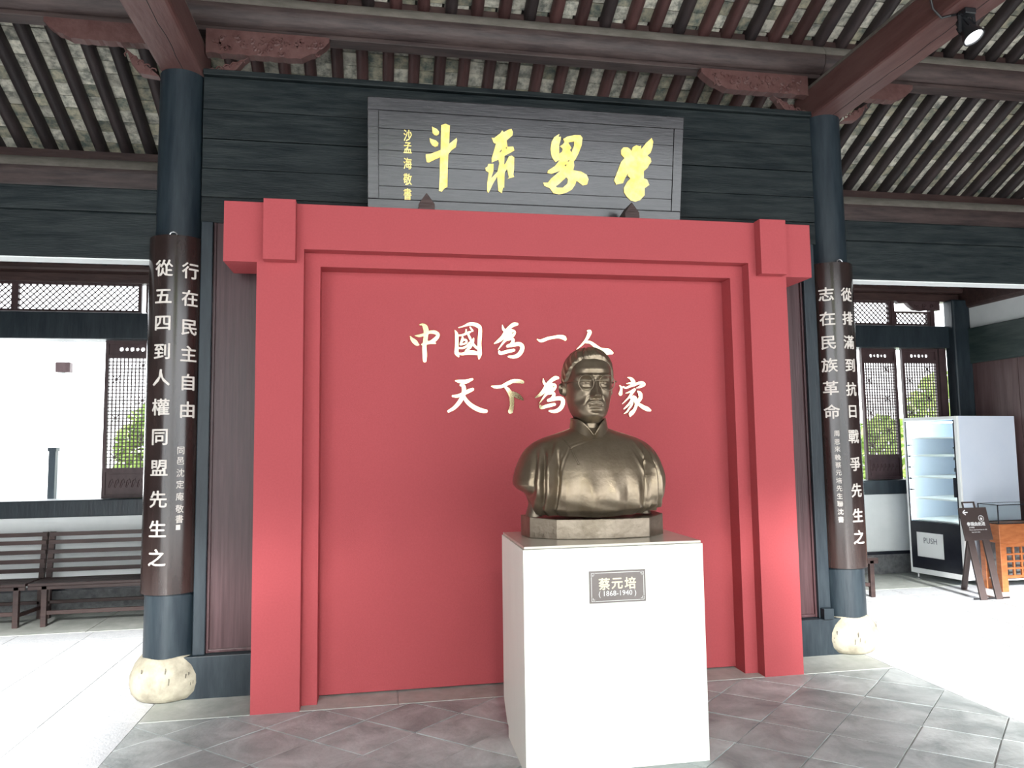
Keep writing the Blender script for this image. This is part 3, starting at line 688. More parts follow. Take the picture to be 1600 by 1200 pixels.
DATA, PLQ = [{"zhong":[[[-0.737,2.275,0.0066],[-0.72,2.277,0.0153],[-0.703,2.262,0.0306],[-0.696,2.231,0.0328],[-0.699,2.2,0.0284],[-0.703,2.161,0.0284],[-0.708,2.139,0.027],[-0.706,2.086,0.0288],[-0.706,2.042,0.0218]],[[-0.798,2.201,0.0035],[-0.785,2.18,0.0218],[-0.768,2.164,0.0305],[-0.753,2.149,0.0218],[-0.744,2.147,0.0109]],[[-0.768,2.204,0.0044],[-0.74,2.204,0.0174],[-0.709,2.213,0.0175],[-0.679,2.227,0.0197],[-0.644,2.228,0.0241],[-0.622,2.215,0.0241],[-0.627,2.195,0.0241],[-0.649,2.174,0.0262],[-0.675,2.161,0.0197],[-0.692,2.156,0.0175]],[[-0.725,2.147,0.0087],[-0.697,2.161,0.0175],[-0.666,2.161,0.0197],[-0.638,2.157,0.0109]]],"guo":[[[-0.512,2.243,0.0035],[-0.501,2.22,0.0198],[-0.5,2.176,0.022],[-0.501,2.132,0.022],[-0.502,2.096,0.0264],[-0.489,2.072,0.011]],[[-0.488,2.26,0.0044],[-0.455,2.27,0.0097],[-0.419,2.284,0.0199],[-0.388,2.284,0.0243],[-0.357,2.271,0.0266],[-0.347,2.254,0.0221],[-0.349,2.209,0.0243],[-0.353,2.164,0.0243],[-0.353,2.124,0.0265],[-0.352,2.089,0.0265],[-0.357,2.058,0.0088]],[[-0.5,2.092,0.0154],[-0.465,2.089,0.0176],[-0.43,2.097,0.0264],[-0.394,2.098,0.0287],[-0.368,2.093,0.0221]],[[-0.495,2.209,0.0097],[-0.464,2.212,0.0123],[-0.424,2.228,0.0159],[-0.408,2.235,0.0088]],[[-0.439,2.248,0.0088],[-0.44,2.226,0.011]],[[-0.413,2.264,0.0088],[-0.397,2.24,0.0133]],[[-0.428,2.221,0.0132],[-0.413,2.19,0.015],[-0.398,2.159,0.0159],[-0.38,2.137,0.0159],[-0.363,2.124,0.0159]],[[-0.463,2.203,0.0088],[-0.464,2.181,0.0176],[-0.478,2.15,0.0114]],[[-0.462,2.183,0.0115],[-0.44,2.177,0.015],[-0.442,2.159,0.0115],[-0.478,2.149,0.0106]],[[-0.489,2.127,0.0132],[-0.46,2.128,0.0132],[-0.434,2.141,0.015],[-0.416,2.164,0.0124]],[[-0.391,2.191,0.0088],[-0.398,2.159,0.0154],[-0.42,2.128,0.0176],[-0.443,2.11,0.011]]],"wei":[[[-0.201,2.282,0.0042],[-0.196,2.259,0.0157],[-0.186,2.243,0.0183]],[[-0.102,2.289,0.0184],[-0.124,2.286,0.0263],[-0.151,2.267,0.0236],[-0.172,2.238,0.0315],[-0.199,2.201,0.0262],[-0.226,2.177,0.0209],[-0.255,2.159,0.0063]],[[-0.172,2.246,0.021],[-0.146,2.241,0.0289],[-0.124,2.237,0.0236],[-0.133,2.217,0.0262],[-0.162,2.201,0.0314],[-0.189,2.174,0.0157],[-0.23,2.121,0.0052]],[[-0.156,2.241,0.0262],[-0.158,2.201,0.0498]],[[-0.178,2.185,0.0157],[-0.141,2.191,0.0189],[-0.131,2.18,0.021],[-0.144,2.154,0.021],[-0.171,2.143,0.0157]],[[-0.171,2.14,0.0157],[-0.131,2.151,0.0236],[-0.094,2.157,0.0262],[-0.072,2.144,0.0273],[-0.076,2.112,0.0273],[-0.1,2.083,0.0262],[-0.132,2.072,0.0209],[-0.164,2.074,0.0105]],[[-0.224,2.108,0.0146],[-0.217,2.095,0.0209],[-0.185,2.103,0.022],[-0.153,2.111,0.022],[-0.126,2.117,0.0183]]],"yi":[[[0.03,2.19,0.0053],[0.057,2.18,0.0201],[0.101,2.196,0.0201],[0.144,2.205,0.0191],[0.182,2.209,0.0239],[0.21,2.203,0.0292],[0.22,2.192,0.0212]]],"ren":[[[0.373,2.251,0.008],[0.389,2.245,0.0267],[0.377,2.213,0.0224],[0.357,2.183,0.016],[0.323,2.148,0.0096],[0.296,2.126,0.0032]],[[0.357,2.175,0.0133],[0.39,2.173,0.0192],[0.423,2.151,0.0235],[0.456,2.125,0.0321],[0.483,2.114,0.0428],[0.516,2.112,0.0402],[0.541,2.104,0.0188]]],"tian":[[[-0.51,1.915,0.0081],[-0.477,1.91,0.0244],[-0.445,1.91,0.0271],[-0.401,1.926,0.0136]],[[-0.529,1.817,0.0135],[-0.5,1.817,0.0205],[-0.462,1.831,0.0216],[-0.423,1.85,0.0238],[-0.399,1.861,0.019]],[[-0.48,1.888,0.0108],[-0.461,1.882,0.0244],[-0.456,1.853,0.026],[-0.465,1.815,0.0281],[-0.487,1.777,0.0259],[-0.519,1.742,0.0226],[-0.557,1.719,0.0161]],[[-0.459,1.82,0.0162],[-0.44,1.785,0.0243],[-0.408,1.755,0.0271],[-0.37,1.733,0.0298],[-0.337,1.722,0.0271],[-0.313,1.719,0.0217]]],"xia":[[[-0.278,1.88,0.0054],[-0.248,1.875,0.0196],[-0.209,1.88,0.0197],[-0.176,1.896,0.0241],[-0.136,1.913,0.0252],[-0.097,1.913,0.0274],[-0.07,1.907,0.022]],[[-0.187,1.877,0.0164],[-0.165,1.852,0.0273],[-0.149,1.819,0.0301],[-0.144,1.781,0.0284],[-0.147,1.743,0.0284],[-0.155,1.715,0.0328]],[[-0.149,1.841,0.0164],[-0.121,1.825,0.0329],[-0.093,1.808,0.0301],[-0.071,1.792,0.011]]],"weib":[[[0.066,1.93,0.0042],[0.07,1.906,0.0157],[0.081,1.89,0.0184]],[[0.165,1.936,0.0184],[0.144,1.933,0.0263],[0.116,1.914,0.0236],[0.094,1.885,0.0315],[0.067,1.847,0.0262],[0.04,1.823,0.0209],[0.01,1.805,0.0063]],[[0.094,1.893,0.021],[0.121,1.887,0.0289],[0.143,1.884,0.0237],[0.134,1.863,0.0263],[0.104,1.847,0.0315],[0.077,1.82,0.0157],[0.036,1.767,0.0052]],[[0.11,1.887,0.0263],[0.109,1.847,0.0498]],[[0.088,1.831,0.0157],[0.126,1.836,0.0189],[0.136,1.825,0.021],[0.122,1.799,0.021],[0.095,1.788,0.0157]],[[0.095,1.785,0.0157],[0.136,1.796,0.0236],[0.173,1.801,0.0263],[0.195,1.788,0.0273],[0.191,1.755,0.0273],[0.167,1.726,0.0262],[0.134,1.715,0.021],[0.102,1.718,0.0105]],[[0.041,1.753,0.0146],[0.049,1.74,0.0209],[0.081,1.748,0.022],[0.113,1.756,0.022],[0.14,1.761,0.0184]]],"yib":[[[0.318,1.821,0.0053],[0.346,1.811,0.0201],[0.39,1.827,0.0202],[0.434,1.835,0.0192],[0.473,1.839,0.024],[0.5,1.832,0.0293],[0.511,1.821,0.0213]]],"jia":[[[0.644,1.94,0.0043],[0.664,1.934,0.0172],[0.678,1.92,0.0258],[0.687,1.902,0.0229],[0.672,1.894,0.0172]],[[0.636,1.898,0.0043],[0.657,1.901,0.0115],[0.675,1.9,0.0143]],[[0.588,1.885,0.0071],[0.598,1.871,0.0143],[0.596,1.851,0.0171],[0.591,1.828,0.0257]],[[0.611,1.877,0.01],[0.629,1.869,0.0129],[0.656,1.879,0.0143],[0.686,1.888,0.0158],[0.717,1.9,0.0172],[0.744,1.904,0.0201],[0.76,1.892,0.0172],[0.734,1.879,0.0172],[0.704,1.868,0.0043]],[[0.628,1.834,0.0034],[0.655,1.842,0.0109],[0.692,1.859,0.0172]],[[0.691,1.856,0.0143],[0.67,1.833,0.0172],[0.648,1.805,0.0114],[0.624,1.782,0.008],[0.601,1.762,0.0023]],[[0.66,1.805,0.0172],[0.684,1.802,0.0315],[0.701,1.776,0.0286],[0.697,1.747,0.02],[0.681,1.716,0.0229],[0.66,1.696,0.0285],[0.654,1.679,0.0086]],[[0.672,1.796,0.0172],[0.656,1.77,0.0143],[0.635,1.748,0.0126],[0.612,1.729,0.0071]],[[0.674,1.776,0.0143],[0.665,1.753,0.0126],[0.646,1.728,0.0114],[0.634,1.711,0.0114],[0.611,1.696,0.0028]],[[0.711,1.846,0.0086],[0.727,1.831,0.0258],[0.73,1.805,0.0258],[0.716,1.782,0.0229],[0.698,1.773,0.0172]],[[0.698,1.77,0.0143],[0.722,1.756,0.0229],[0.748,1.739,0.0272],[0.775,1.727,0.0287],[0.794,1.718,0.0172]]]},{"dou":[[[-0.597,0.54],[-0.569,0.55],[-0.54,0.541],[-0.542,0.486],[-0.544,0.424],[-0.508,0.454],[-0.496,0.464],[-0.492,0.449],[-0.5,0.405],[-0.53,0.382],[-0.549,0.357],[-0.552,0.264],[-0.553,0.147],[-0.572,0.137],[-0.59,0.114],[-0.608,0.119],[-0.604,0.225],[-0.603,0.335],[-0.642,0.315],[-0.673,0.298],[-0.689,0.3],[-0.695,0.33],[-0.695,0.349],[-0.667,0.353],[-0.599,0.382],[-0.598,0.458]]],"dou_a":[[[-0.656,0.528],[-0.647,0.522],[-0.625,0.514],[-0.609,0.497],[-0.612,0.482],[-0.624,0.472],[-0.64,0.474],[-0.653,0.488]]],"dou_b":[[[-0.671,0.454],[-0.658,0.448],[-0.63,0.441],[-0.613,0.424],[-0.618,0.405],[-0.636,0.399],[-0.655,0.409],[-0.668,0.43]]],"tai":[[[-0.264,0.48],[-0.248,0.478],[-0.207,0.511],[-0.194,0.531],[-0.184,0.519],[-0.156,0.536],[-0.133,0.544],[-0.122,0.523],[-0.126,0.501],[-0.164,0.467],[-0.157,0.427],[-0.118,0.43],[-0.111,0.405],[-0.127,0.395],[-0.176,0.367],[-0.178,0.308],[-0.168,0.321],[-0.146,0.366],[-0.127,0.37],[-0.111,0.361],[-0.111,0.286],[-0.115,0.249],[-0.109,0.233],[-0.157,0.218],[-0.144,0.228],[-0.158,0.284],[-0.174,0.258],[-0.175,0.196],[-0.175,0.158],[-0.182,0.164],[-0.191,0.123],[-0.214,0.137],[-0.22,0.193],[-0.223,0.231],[-0.253,0.179],[-0.272,0.135],[-0.282,0.121],[-0.29,0.134],[-0.289,0.19],[-0.28,0.253],[-0.3,0.264],[-0.303,0.283],[-0.29,0.29],[-0.284,0.309],[-0.249,0.311],[-0.249,0.267],[-0.264,0.216],[-0.222,0.262],[-0.21,0.319],[-0.217,0.34],[-0.262,0.319],[-0.262,0.347],[-0.247,0.398],[-0.235,0.442],[-0.251,0.447]],[[-0.211,0.39],[-0.197,0.408],[-0.195,0.4],[-0.206,0.386]],[[-0.169,0.417],[-0.164,0.428],[-0.16,0.418],[-0.165,0.413]]],"jie":[[[0.16,0.508],[0.175,0.518],[0.194,0.531],[0.188,0.509],[0.204,0.513],[0.204,0.495],[0.193,0.456],[0.195,0.401],[0.214,0.414],[0.218,0.433],[0.199,0.45],[0.218,0.463],[0.23,0.479],[0.22,0.498],[0.248,0.516],[0.299,0.529],[0.34,0.53],[0.354,0.513],[0.349,0.464],[0.328,0.408],[0.306,0.365],[0.297,0.358],[0.301,0.328],[0.295,0.297],[0.35,0.291],[0.389,0.272],[0.403,0.242],[0.394,0.208],[0.365,0.2],[0.319,0.229],[0.31,0.201],[0.289,0.169],[0.244,0.143],[0.2,0.133],[0.161,0.139],[0.135,0.171],[0.097,0.185],[0.09,0.205],[0.122,0.207],[0.143,0.235],[0.206,0.29],[0.146,0.266],[0.117,0.27],[0.12,0.286],[0.167,0.318],[0.201,0.362],[0.17,0.344],[0.143,0.38],[0.135,0.428],[0.141,0.477]],[[0.256,0.477],[0.297,0.486],[0.297,0.461],[0.279,0.413],[0.269,0.43],[0.279,0.442]],[[0.176,0.185],[0.198,0.201],[0.248,0.249],[0.26,0.235],[0.256,0.207],[0.224,0.178],[0.186,0.177]],[[0.251,0.353],[0.268,0.366],[0.264,0.352]],[[0.234,0.326],[0.243,0.334],[0.248,0.327],[0.24,0.32]]],"xue":[[[0.627,0.449],[0.643,0.467],[0.673,0.469],[0.693,0.456],[0.7,0.444],[0.709,0.472],[0.734,0.487],[0.758,0.481],[0.769,0.488],[0.768,0.46],[0.806,0.508],[0.842,0.541],[0.854,0.517],[0.85,0.48],[0.838,0.442],[0.816,0.422],[0.84,0.405],[0.845,0.381],[0.828,0.358],[0.819,0.339],[0.793,0.316],[0.795,0.267],[0.818,0.262],[0.836,0.225],[0.804,0.202],[0.805,0.155],[0.773,0.12],[0.74,0.108],[0.707,0.114],[0.676,0.14],[0.656,0.167],[0.655,0.198],[0.677,0.239],[0.699,0.262],[0.679,0.28],[0.685,0.302],[0.663,0.267],[0.647,0.229],[0.599,0.216],[0.583,0.244],[0.597,0.282],[0.615,0.332],[0.63,0.37],[0.652,0.395],[0.628,0.419]]]}]
for k in ('zhong', 'guo', 'wei', 'yi', 'ren', 'tian', 'xia', 'weib', 'yib', 'jia'):
    b = B()
    for i, s in enumerate(DATA[k]): b.stroke(s, .208-.0004*i, .222)
    o = b.obj('gold_character', 'brass', gate)
# ================================================================== PLAQUE
tilt = -atan2(.12, .683)
pq = empty('name_plaque', (0, .25, 3.05), (-tilt if False else atan2(.12, .683), 0, 0), label='wide black lacquer plaque with four large gold brush characters leaning out above the red gate', cat='plaque')
# local: x right, z up the board, -y towards the viewer
B().box(-1.068, 1.072, .012, .035, -.06, .693).obj('backing', 'plaque', pq)
zs = [.055, .136, .268, .363, .500, .612]
for i in range(5): B().box(-.996, 1.003, .0, .014, zs[i]+.0012, zs[i+1]-.0012).obj('plank', 'plaque', pq, bevel=.0015)
fr = B(); fr.box(-1.068, 1.072, -.006, .014, .614, .693); fr.box(-1.068, 1.072, -.006, .014, -.06, .053); fr.box(-1.068, -.998, -.006, .014, .053, .614); fr.box(1.005, 1.072, -.006, .014, .053, .614)
fr.obj('frame', 'plaque', pq, bevel=.004)
for k in ('dou', 'tai', 'jie', 'xue'):
    b = B(); b.prism(PLQ[k], -.008, .0)
    if k == 'dou': b.prism(PLQ['dou_a'], -.008, .0); b.prism(PLQ['dou_b'], -.008, .0)
    b.obj('gold_character', 'gilt', pq)
for ch, z in zip('沙孟海敬書', (.462, .385, .285, .185, .09)):
    text('signature', ch, .078, 'gilt', pq, (-.812, .0, z), bold=.0008, xs=.72, depth=.004)
B().box(-.827, -.795, -.003, .001, .046, .077).obj('seal', 'seal', pq)
for x in (-.702, .634):
    e = empty('plaque_support', (x, .02, 2.967), label='small pointed dark brown wooden support holding the plaque, %s one' % ('left' if x < 0 else 'right'), cat='support')
    B().prism([[(-.048, 0), (.050, 0), (.050, .035), (.0, .105), (-.048, .035)]], -.02, .14).obj('pointed_block', 'brown', e, bevel=.002)

# ================================================================== PEDESTAL
PX0, PX1, PY0, PY1, PZ = -.33, .555, -1.085, -.47, 1.025
ped = empty('pedestal', (.11, -.78, 0), label='tall cream box pedestal carrying the bronze bust, grey nameplate on its front', cat='pedestal')
def pbox(n, m, x0, x1, y0, y1, z0, z1, **k): return B().box(x0-.11, x1-.11, y0+.78, y1+.78, z0, z1).obj(n, m, ped, **k)
pbox('front_board', 'cream', PX0, PX1, PY0, PY0+.02, 0.0, PZ-.012, bevel=.0015)
# side boards: rear lower corner is cut back over a small plinth
for x0, x1 in ((PX0, PX0+.02), (PX1-.02, PX1)):
    V = [(PY0+.02, 0), (PY1-.14, 0), (PY1-.14, .055), (PY1-.10, .062), (PY1, .16), (PY1, PZ-.012)]+[(PY0+.02, PZ-.012)]
    VV = [(x0-.11, y+.78, z) for y, z in V]+[(x1-.11, y+.78, z) for y, z in V]; n = len(V)
    B().add(VV, [tuple(range(n)), tuple(range(2*n-1, n-1, -1))]+[(i, (i+1) % n, (i+1) % n+n, i+n) for i in range(n)]).obj('side_board', 'cream', ped)
pbox('back_board', 'cream', PX0+.02, PX1-.02, PY1-.02, PY1, .16, PZ-.012)
pbox('plinth', 'cream', PX0+.03, PX1-.03, PY0+.03, PY1-.16, 0, .10)
pbox('top_board', 'creamtop', PX0+.006, PX1-.006, PY0+.006, PY1-.004, PZ-.010, PZ+.002, bevel=.0015)
np_ = pbox('nameplate', 'nameplate', -.017, .259, PY0-.005, PY0, .755, .903, bevel=.001)
def ntext(s, size, m, x, z, **k): return text('plate_text', s, size, m, np_, (x-.11, PY0+.78-.005, z), depth=.0015, **k)
for ch, x in zip('蔡元培', (.055, .118, .183)): ntext(ch, .058, 'platetext', x, .843, bold=.0012)
ntext('( 1868-1940 )', .034, 'platewhite', .119, .795)
b = B(); y0, y1 = PY0+.78-.0062, PY0+.78-.005; a0, a1, c0, c1 = -.007-.11, .249-.11, .764, .894; t = .0011; g = .018
b.box(a0+g, a1-g, y0, y1, c0-t, c0+t).box(a0+g, a1-g, y0, y1, c1-t, c1+t).box(a0-t, a0+t, y0, y1, c0+g, c1-g).box(a1-t, a1+t, y0, y1, c0+g, c1-g)
for sx, ax in ((1, a0), (-1, a1)):
    for sz, az in ((1, c0), (-1, c1)):
        for q in (0.0, .007):
            xs_ = sorted((ax+sx*q, ax+sx*.016)); zs_ = sorted((az+sz*q, az+sz*.016))
            b.box(xs_[0], xs_[1], y0, y1, az+sz*q-t*.8, az+sz*q+t*.8); b.box(ax+sx*q-t*.8, ax+sx*q+t*.8, y0, y1, zs_[0], zs_[1])
b.obj('plate_border', 'platewhite', np_)

# ================================================================== BUST
import numpy as np
bust = empty('bronze_bust', (.11, -.69, PZ+.002), label='bronze bust of a man in round glasses, moustache and high-collared gown, on the cream pedestal', cat='bust')
def sm(a, b, x): t = np.clip((x-a)/(b-a), 0, 1); return t*t*(3-2*t)
def gs(x, m, s): return np.exp(-((x-m)/s)**2)
def grid_mesh(name, P, m, closed=True, capb=False, capt=False, mask=None, parent=None):
    nz, n = P.shape[:2]; V = P.reshape(-1, 3).tolist(); F = []
    for i in range(nz-1):
        for j in range(n if closed else n-1):
            k = (j+1) % n
            if mask is not None and not (mask[i, j] or mask[i, k] or mask[i+1, j] or mask[i+1, k]): continue
            F.append((i*n+j, i*n+k, (i+1)*n+k, (i+1)*n+j))
    if capb: F.append(tuple(range(n))[::-1])
    if capt: F.append(tuple((nz-1)*n+j for j in range(n)))
    me = mesh(name, V, F, m, True); return put(name, me, parent)
H = .372; HZ = .600; HY = .005     # head height, chin height above the pedestal, centre offset
tt = [-.05, -.02, 0, .03, .07, .12, .2, .3, .4, .5, .6, .7, .8, .88, .94, .975, .992, 1.0]
WW = [.12, .155, .18, .208, .233, .258, .284, .305, .322, .331, .334, .328, .305, .258, .196, .128, .07, .0]
FF = [.30, .345, .375, .402, .415, .420, .418, .412, .410, .412, .425, .425, .392, .325, .24, .16, .085, .0]
BB = [.10, .12, .14, .17, .21, .25, .30, .35, .40, .435, .452, .445, .40, .325, .24, .16, .085, .0]
NT, NP = 250, 260
t_ = np.concatenate([np.linspace(-.05, .93, 215), np.sin(np.linspace(0, pi/2, 36))[1:]*.07+.93]); NT = len(t_)
s_ = np.linspace(0, 1, NP, endpoint=False)
ph = 2*pi*(s_-.5); ph = ph-.42*np.sin(ph)           # denser round the face (ph = 0 is the front)
Tg, Pg = np.meshgrid(t_, ph, indexing='ij')
def itp(y, T): return np.interp(T, tt, y)
for nm in range(1):
    def smooth_tab(y): return y
def headsurf(T, P, off=0.0):
    # smooth the tables slightly by averaging neighbours
    Wd = sum(itp(WW, T+d) for d in (-.02, -.01, 0, .01, .02))/5 if False else itp(WW, T)
    Fd = itp(FF, T); Bd = itp(BB, T)
    ex = 2.25
    c, s = np.cos(P), np.sin(P); D_ = np.where(c > 0, Fd, Bd)
    # the face is flatter than an ellipse, the back rounder
    e = np.where(c > 0, 2.35, 2.1)
    r = (np.abs(c)**e+np.abs(s)**e)**(-1/e)
    x = Wd*r*s; y = -D_*r*c
    return x+off*s, y-off*c
def kern(a, k):
    b = a.copy()
    for _ in range(k): b[1:-1] = (b[:-2]+2*b[1:-1]+b[2:])/4
    return b
X, Yh = headsurf(Tg, Pg); 
X = kern(X, 14); Yh = kern(Yh, 14)
Z = Tg.copy(); fr_ = np.clip(np.cos(Pg), 0, 1); fw = sm(.15, .6, fr_)
ax = np.abs(X); d = np.zeros_like(X)
# nose
nz_ = np.clip((.585-Z)/(.585-.315), 0, 1); ridge = (.012+.105*nz_**1.25)*sm(.275, .325, Z)*sm(.62, .53, Z)
d += ridge*np.exp(-(ax/(.030+.026*nz_))**2.2)
d += .050*gs(Z, .318, .030)*np.exp(-((ax-.052)/.024)**2)+.018*gs(Z, .325, .028)*gs(X, 0, .035)
d -= .018*gs(Z, .292, .008)*np.exp(-((ax-.03)/.014)**2)
# brows and sockets
d += .030*gs(Z, .600-.10*(ax-.12)**2, .026)*sm(.03, .07, ax)*sm(.29, .2, ax)
d += .014*gs(Z, .60, .03)*gs(X, 0, .05)
d -= .052*np.exp(-((ax-.135)/.080)**2-((Z-.510)/.052)**2)
d -= .020*gs(Z, .54, .03)*np.exp(-((ax-.06)/.028)**2)
# eyeballs with lids
d += .040*np.exp(-(((ax-.14)/.056)**2+((Z-.503)/.034)**2)**1.3)
d -= .009*gs(Z, .531+.0*ax, .005)*np.exp(-((ax-.14)/.06)**4)
d -= .010*gs(Z, .492+1.2*(ax-.14)**2, .005)*np.exp(-((ax-.14)/.055)**4)
d += .008*gs(Z, .516-1.4*(ax-.14)**2, .0055)*np.exp(-((ax-.14)/.06)**4)
d -= .016*np.exp(-((ax-.138)**2+(Z-.506)**2)/.013**2)
d -= .010*gs(Z, .445, .012)*np.exp(-((ax-.12)/.06)**2)           # bag below the eye
# cheeks, nasolabial fold, jaw
d += .026*np.exp(-((ax-.205)/.075)**2-((Z-.405)/.065)**2)
d -= .022*np.exp(-((ax-.205)/.06)**2-((Z-.255)/.07)**2)
fold = .075+.075*np.clip((.335-Z)/.14, 0, 1); d -= .007*np.exp(-((ax-fold)/.016)**2)*sm(.17, .22, Z)*sm(.36, .31, Z)
d += .007*np.exp(-((ax-fold-.03)/.03)**2)*sm(.17, .22, Z)*sm(.36, .31, Z)
# mouth area, moustache, lips, chin
d += .016*np.exp(-(ax/.13)**2)*gs(Z, .215, .075)
mu = np.exp(-(ax/.105)**3)*gs(Z, .248-.30*ax**1.3, .020)
d += mu*(.024+.0022*np.sin(X*520))*(1-.35*gs(X, 0, .010))
d += .014*np.exp(-(ax/.065)**2)*gs(Z, .205+.004*np.cos(X*60), .011)
d += .021*np.exp(-(ax/.058)**2)*gs(Z, .164, .017)
d -= .018*np.exp(-(ax/.080)**4)*gs(Z, .187-.9*ax**2*0, .0065)
d -= .010*np.exp(-((ax-.092)/.012)**2)*gs(Z, .187, .014)
d -= .014*np.exp(-(ax/.08)**2)*gs(Z, .122, .020)
d += .032*np.exp(-(ax/.075)**2)*gs(Z, .062, .045)
# forehead planes
d += .007*np.exp(-((Z-.607+.9*(ax-.15)**2)/.010)**2)*sm(.05, .08, ax)*sm(.255, .2, ax)*(1+.3*np.sin(X*700))
d += .010*gs(Z, .69, .07)*np.exp(-((ax-.1)/.08)**2); d -= .006*gs(Z, .645, .02)*gs(X, 0, .16)
# temples
tmp = -.020*np.exp(-((Z-.62)/.08)**2)*np.exp(-((np.abs(Pg)-1.15)/.28)**2)
Yh = Yh-d*fw; X = X+tmp*np.sign(X)
base = np.stack([X*H, Yh*H+HY, Z*H+HZ], -1)
# neck: rings below the chin continue into the collar inside the same skin
nk = []
zt = np.linspace(-.34, -.06, 30)
for z in zt:
    q = (z+.34)/.28; wx = .205-.02*q+.02*(1-q)**2; wy = .215; cy = .03-.02*q
    nk.append(np.stack([wx*np.sin(ph)*H, (-wy*np.cos(ph)+cy)*H+HY, np.full(NP, z*H+HZ)], -1))
nk = np.array(nk)
hd = grid_mesh('head', base, 'bronze', True, True, True, parent=bust)
hd2 = grid_mesh('neck', nk, 'bronze', True, parent=bust)
# neck/jaw bridge
nj = []
for q in np.linspace(0, 1, 16):
    wx = .185+.03*sm(.3, 1, q); wyf = .215+.04*q; wyb = .215+.02*q; cy = .01-.0*q; z = -.06+.16*q
    cc = np.cos(ph); nj.append(np.stack([wx*np.sin(ph)*H, (-np.where(cc > 0, wyf, wyb)*cc+cy)*H+HY, np.full(NP, z*H+HZ)], -1))
grid_mesh('throat', np.array(nj), 'bronze', True, parent=bust)
# hair: a thick swept cap above the hairline
hl = np.interp(np.abs(Pg), [0, .45, .75, .95, 1.15, 1.32, 1.5, 1.75, 2.1, 3.2], [.835, .815, .775, .725, .64, .55, .44, .46, .30, .20])
hl = hl+.035*np.clip(-np.sin(Pg), 0, 1)*np.exp(-((np.abs(Pg)-.5)/.3)**2)
th = sm(0, .07, Tg-hl)
Xh, Yhh = headsurf(Tg, Pg); Xh = kern(Xh, 14); Yhh = kern(Yhh, 14)
part = -.62     # parting on his right
flow = np.where(Pg > part, np.sin((Pg-part)*9+Tg*30+2*np.sin(Tg*11+Pg*3)), np.sin(Pg*16+Tg*44))
fine = np.sin(Pg*38+Tg*70+3*np.sin(Pg*5))*.35
off = (.030+.018*sm(.75, .9, Tg)*gs(Pg, .25, 1.0)+.0065*flow+.004*fine)*th-.012*(1-sm(-.01, .02, Tg-hl))
off -= .016*np.exp(-((Pg-part-.6*(1-Tg))/.05)**2)*sm(.7, .85, Tg)*(Tg < .985)
R_ = np.sqrt(Xh**2+Yhh**2)+1e-5; k_ = 1+off/np.maximum(R_, .05)
hz = Tg+off*sm(.78, 1.0, Tg)*.9
hair = np.stack([Xh*k_*H, Yhh*k_*H+HY, hz*H+HZ], -1)
grid_mesh('hair', hair, 'bronze', True, False, True, mask=(Tg > hl-.02), parent=bust)
# ears
def ear(sg):
    n, m_ = 28, 40; V = np.zeros((n, m_, 3))
    for i in range(n):
        r = i/(n-1)
        for j in range(m_):
            a = 2*pi*j/m_; rz = .098*(1-.10*cos(a)*0); ry = .058*(1+.22*sin(a))
            yy = ry*r*cos(a); z = rz*r*sin(a)
            h = .030*exp(-((r-.86)/.10)**2)*(1 if sin(a) > -.75 else .6)+.018*exp(-((r-.52)/.12)**2)*(cos(a) > -.9)-.012*exp(-(r/.3)**2)-.06*max(0, r-.93)/.07*.5
            V[i, j] = (h+.030-.05*yy/.06*-.35, yy, z)
    P = np.zeros_like(V); P[..., 0] = sg*(.318+V[..., 0]*1.15)*H; P[..., 1] = (V[..., 1]+.045+V[..., 2]*.18)*H+HY; P[..., 2] = (V[..., 2]+.445)*H+HZ
    return grid_mesh('ear', P, 'bronze', True, True, False, parent=bust)
ear(-1); ear(1)
# glasses
gl = B(); gy = -.478*H+HY
for sg in (-1, 1):
    cx, cz = sg*.148*H, .498*H+HZ
    gl.tube([(cx+.109*H*cos(a), gy+.05*H*abs(cos(a)*.5+sg*.0)*.4, cz+.109*H*sin(a)) for a in [2*pi*k/40 for k in range(41)]], .0026, 8, cap=False)
    gl.tube([(sg*.257*H, gy+.008, cz+.004), (sg*.300*H, gy+.030, cz+.012), (sg*.345*H, gy+.075, cz+.012), (sg*.352*H, gy+.16, cz+.010), (sg*.350*H, gy+.195, cz+.0)], .0024, 6)
gl.tube([(-.042*H, gy+.003, .515*H+HZ), (-.02*H, gy-.006, .53*H+HZ), (.02*H, gy-.006, .53*H+HZ), (.042*H, gy+.003, .515*H+HZ)], .0026, 6)
gl.obj('glasses', 'bronze', bust, smooth=True)
# collar
def collar():
    n, m_ = 120, 26; rows = []
    prof = []
    for j in range(m_+1):
        q = j/m_; 
        if q < .48: v = q/.48; o = 1
        elif q < .52: v = 1; o = 1-(q-.48)/.04
        else: v = 1-(q-.52)/.48; o = 0
        prof.append((v, o))
    P = np.zeros((m_+1, n, 3))
    for i in range(n):
        a = radians(1.2)+(2*pi-radians(2.4))*i/(n-1)        # a=0 front
        c = cos(a); fr = exp(-((min(a, 2*pi-a))/.42)**1.3)
        ztop = .607-.088*fr+.010*(1-c)/2; zbot = .508-.010*(1+c)/2+.045*(1-c)/2
        for j, (v, o) in enumerate(prof):
            z = zbot+(ztop-zbot)*v; wx = (.101-.014*v+.006*o); wyf = .112-.014*v+.006*o; wyb = .095-.004*v+.006*o
            rim = .0035*exp(-((v-.97)/.05)**2)*o+.0045*exp(-((v-.03)/.05)**2)*o
            wx += rim; D2 = (wyf if c > 0 else wyb)+rim
            P[j, i] = (wx*sin(a), -D2*c+.006-.012*(1-v), z)
    return grid_mesh('collar', P, 'bronze', False, parent=bust)
collar()
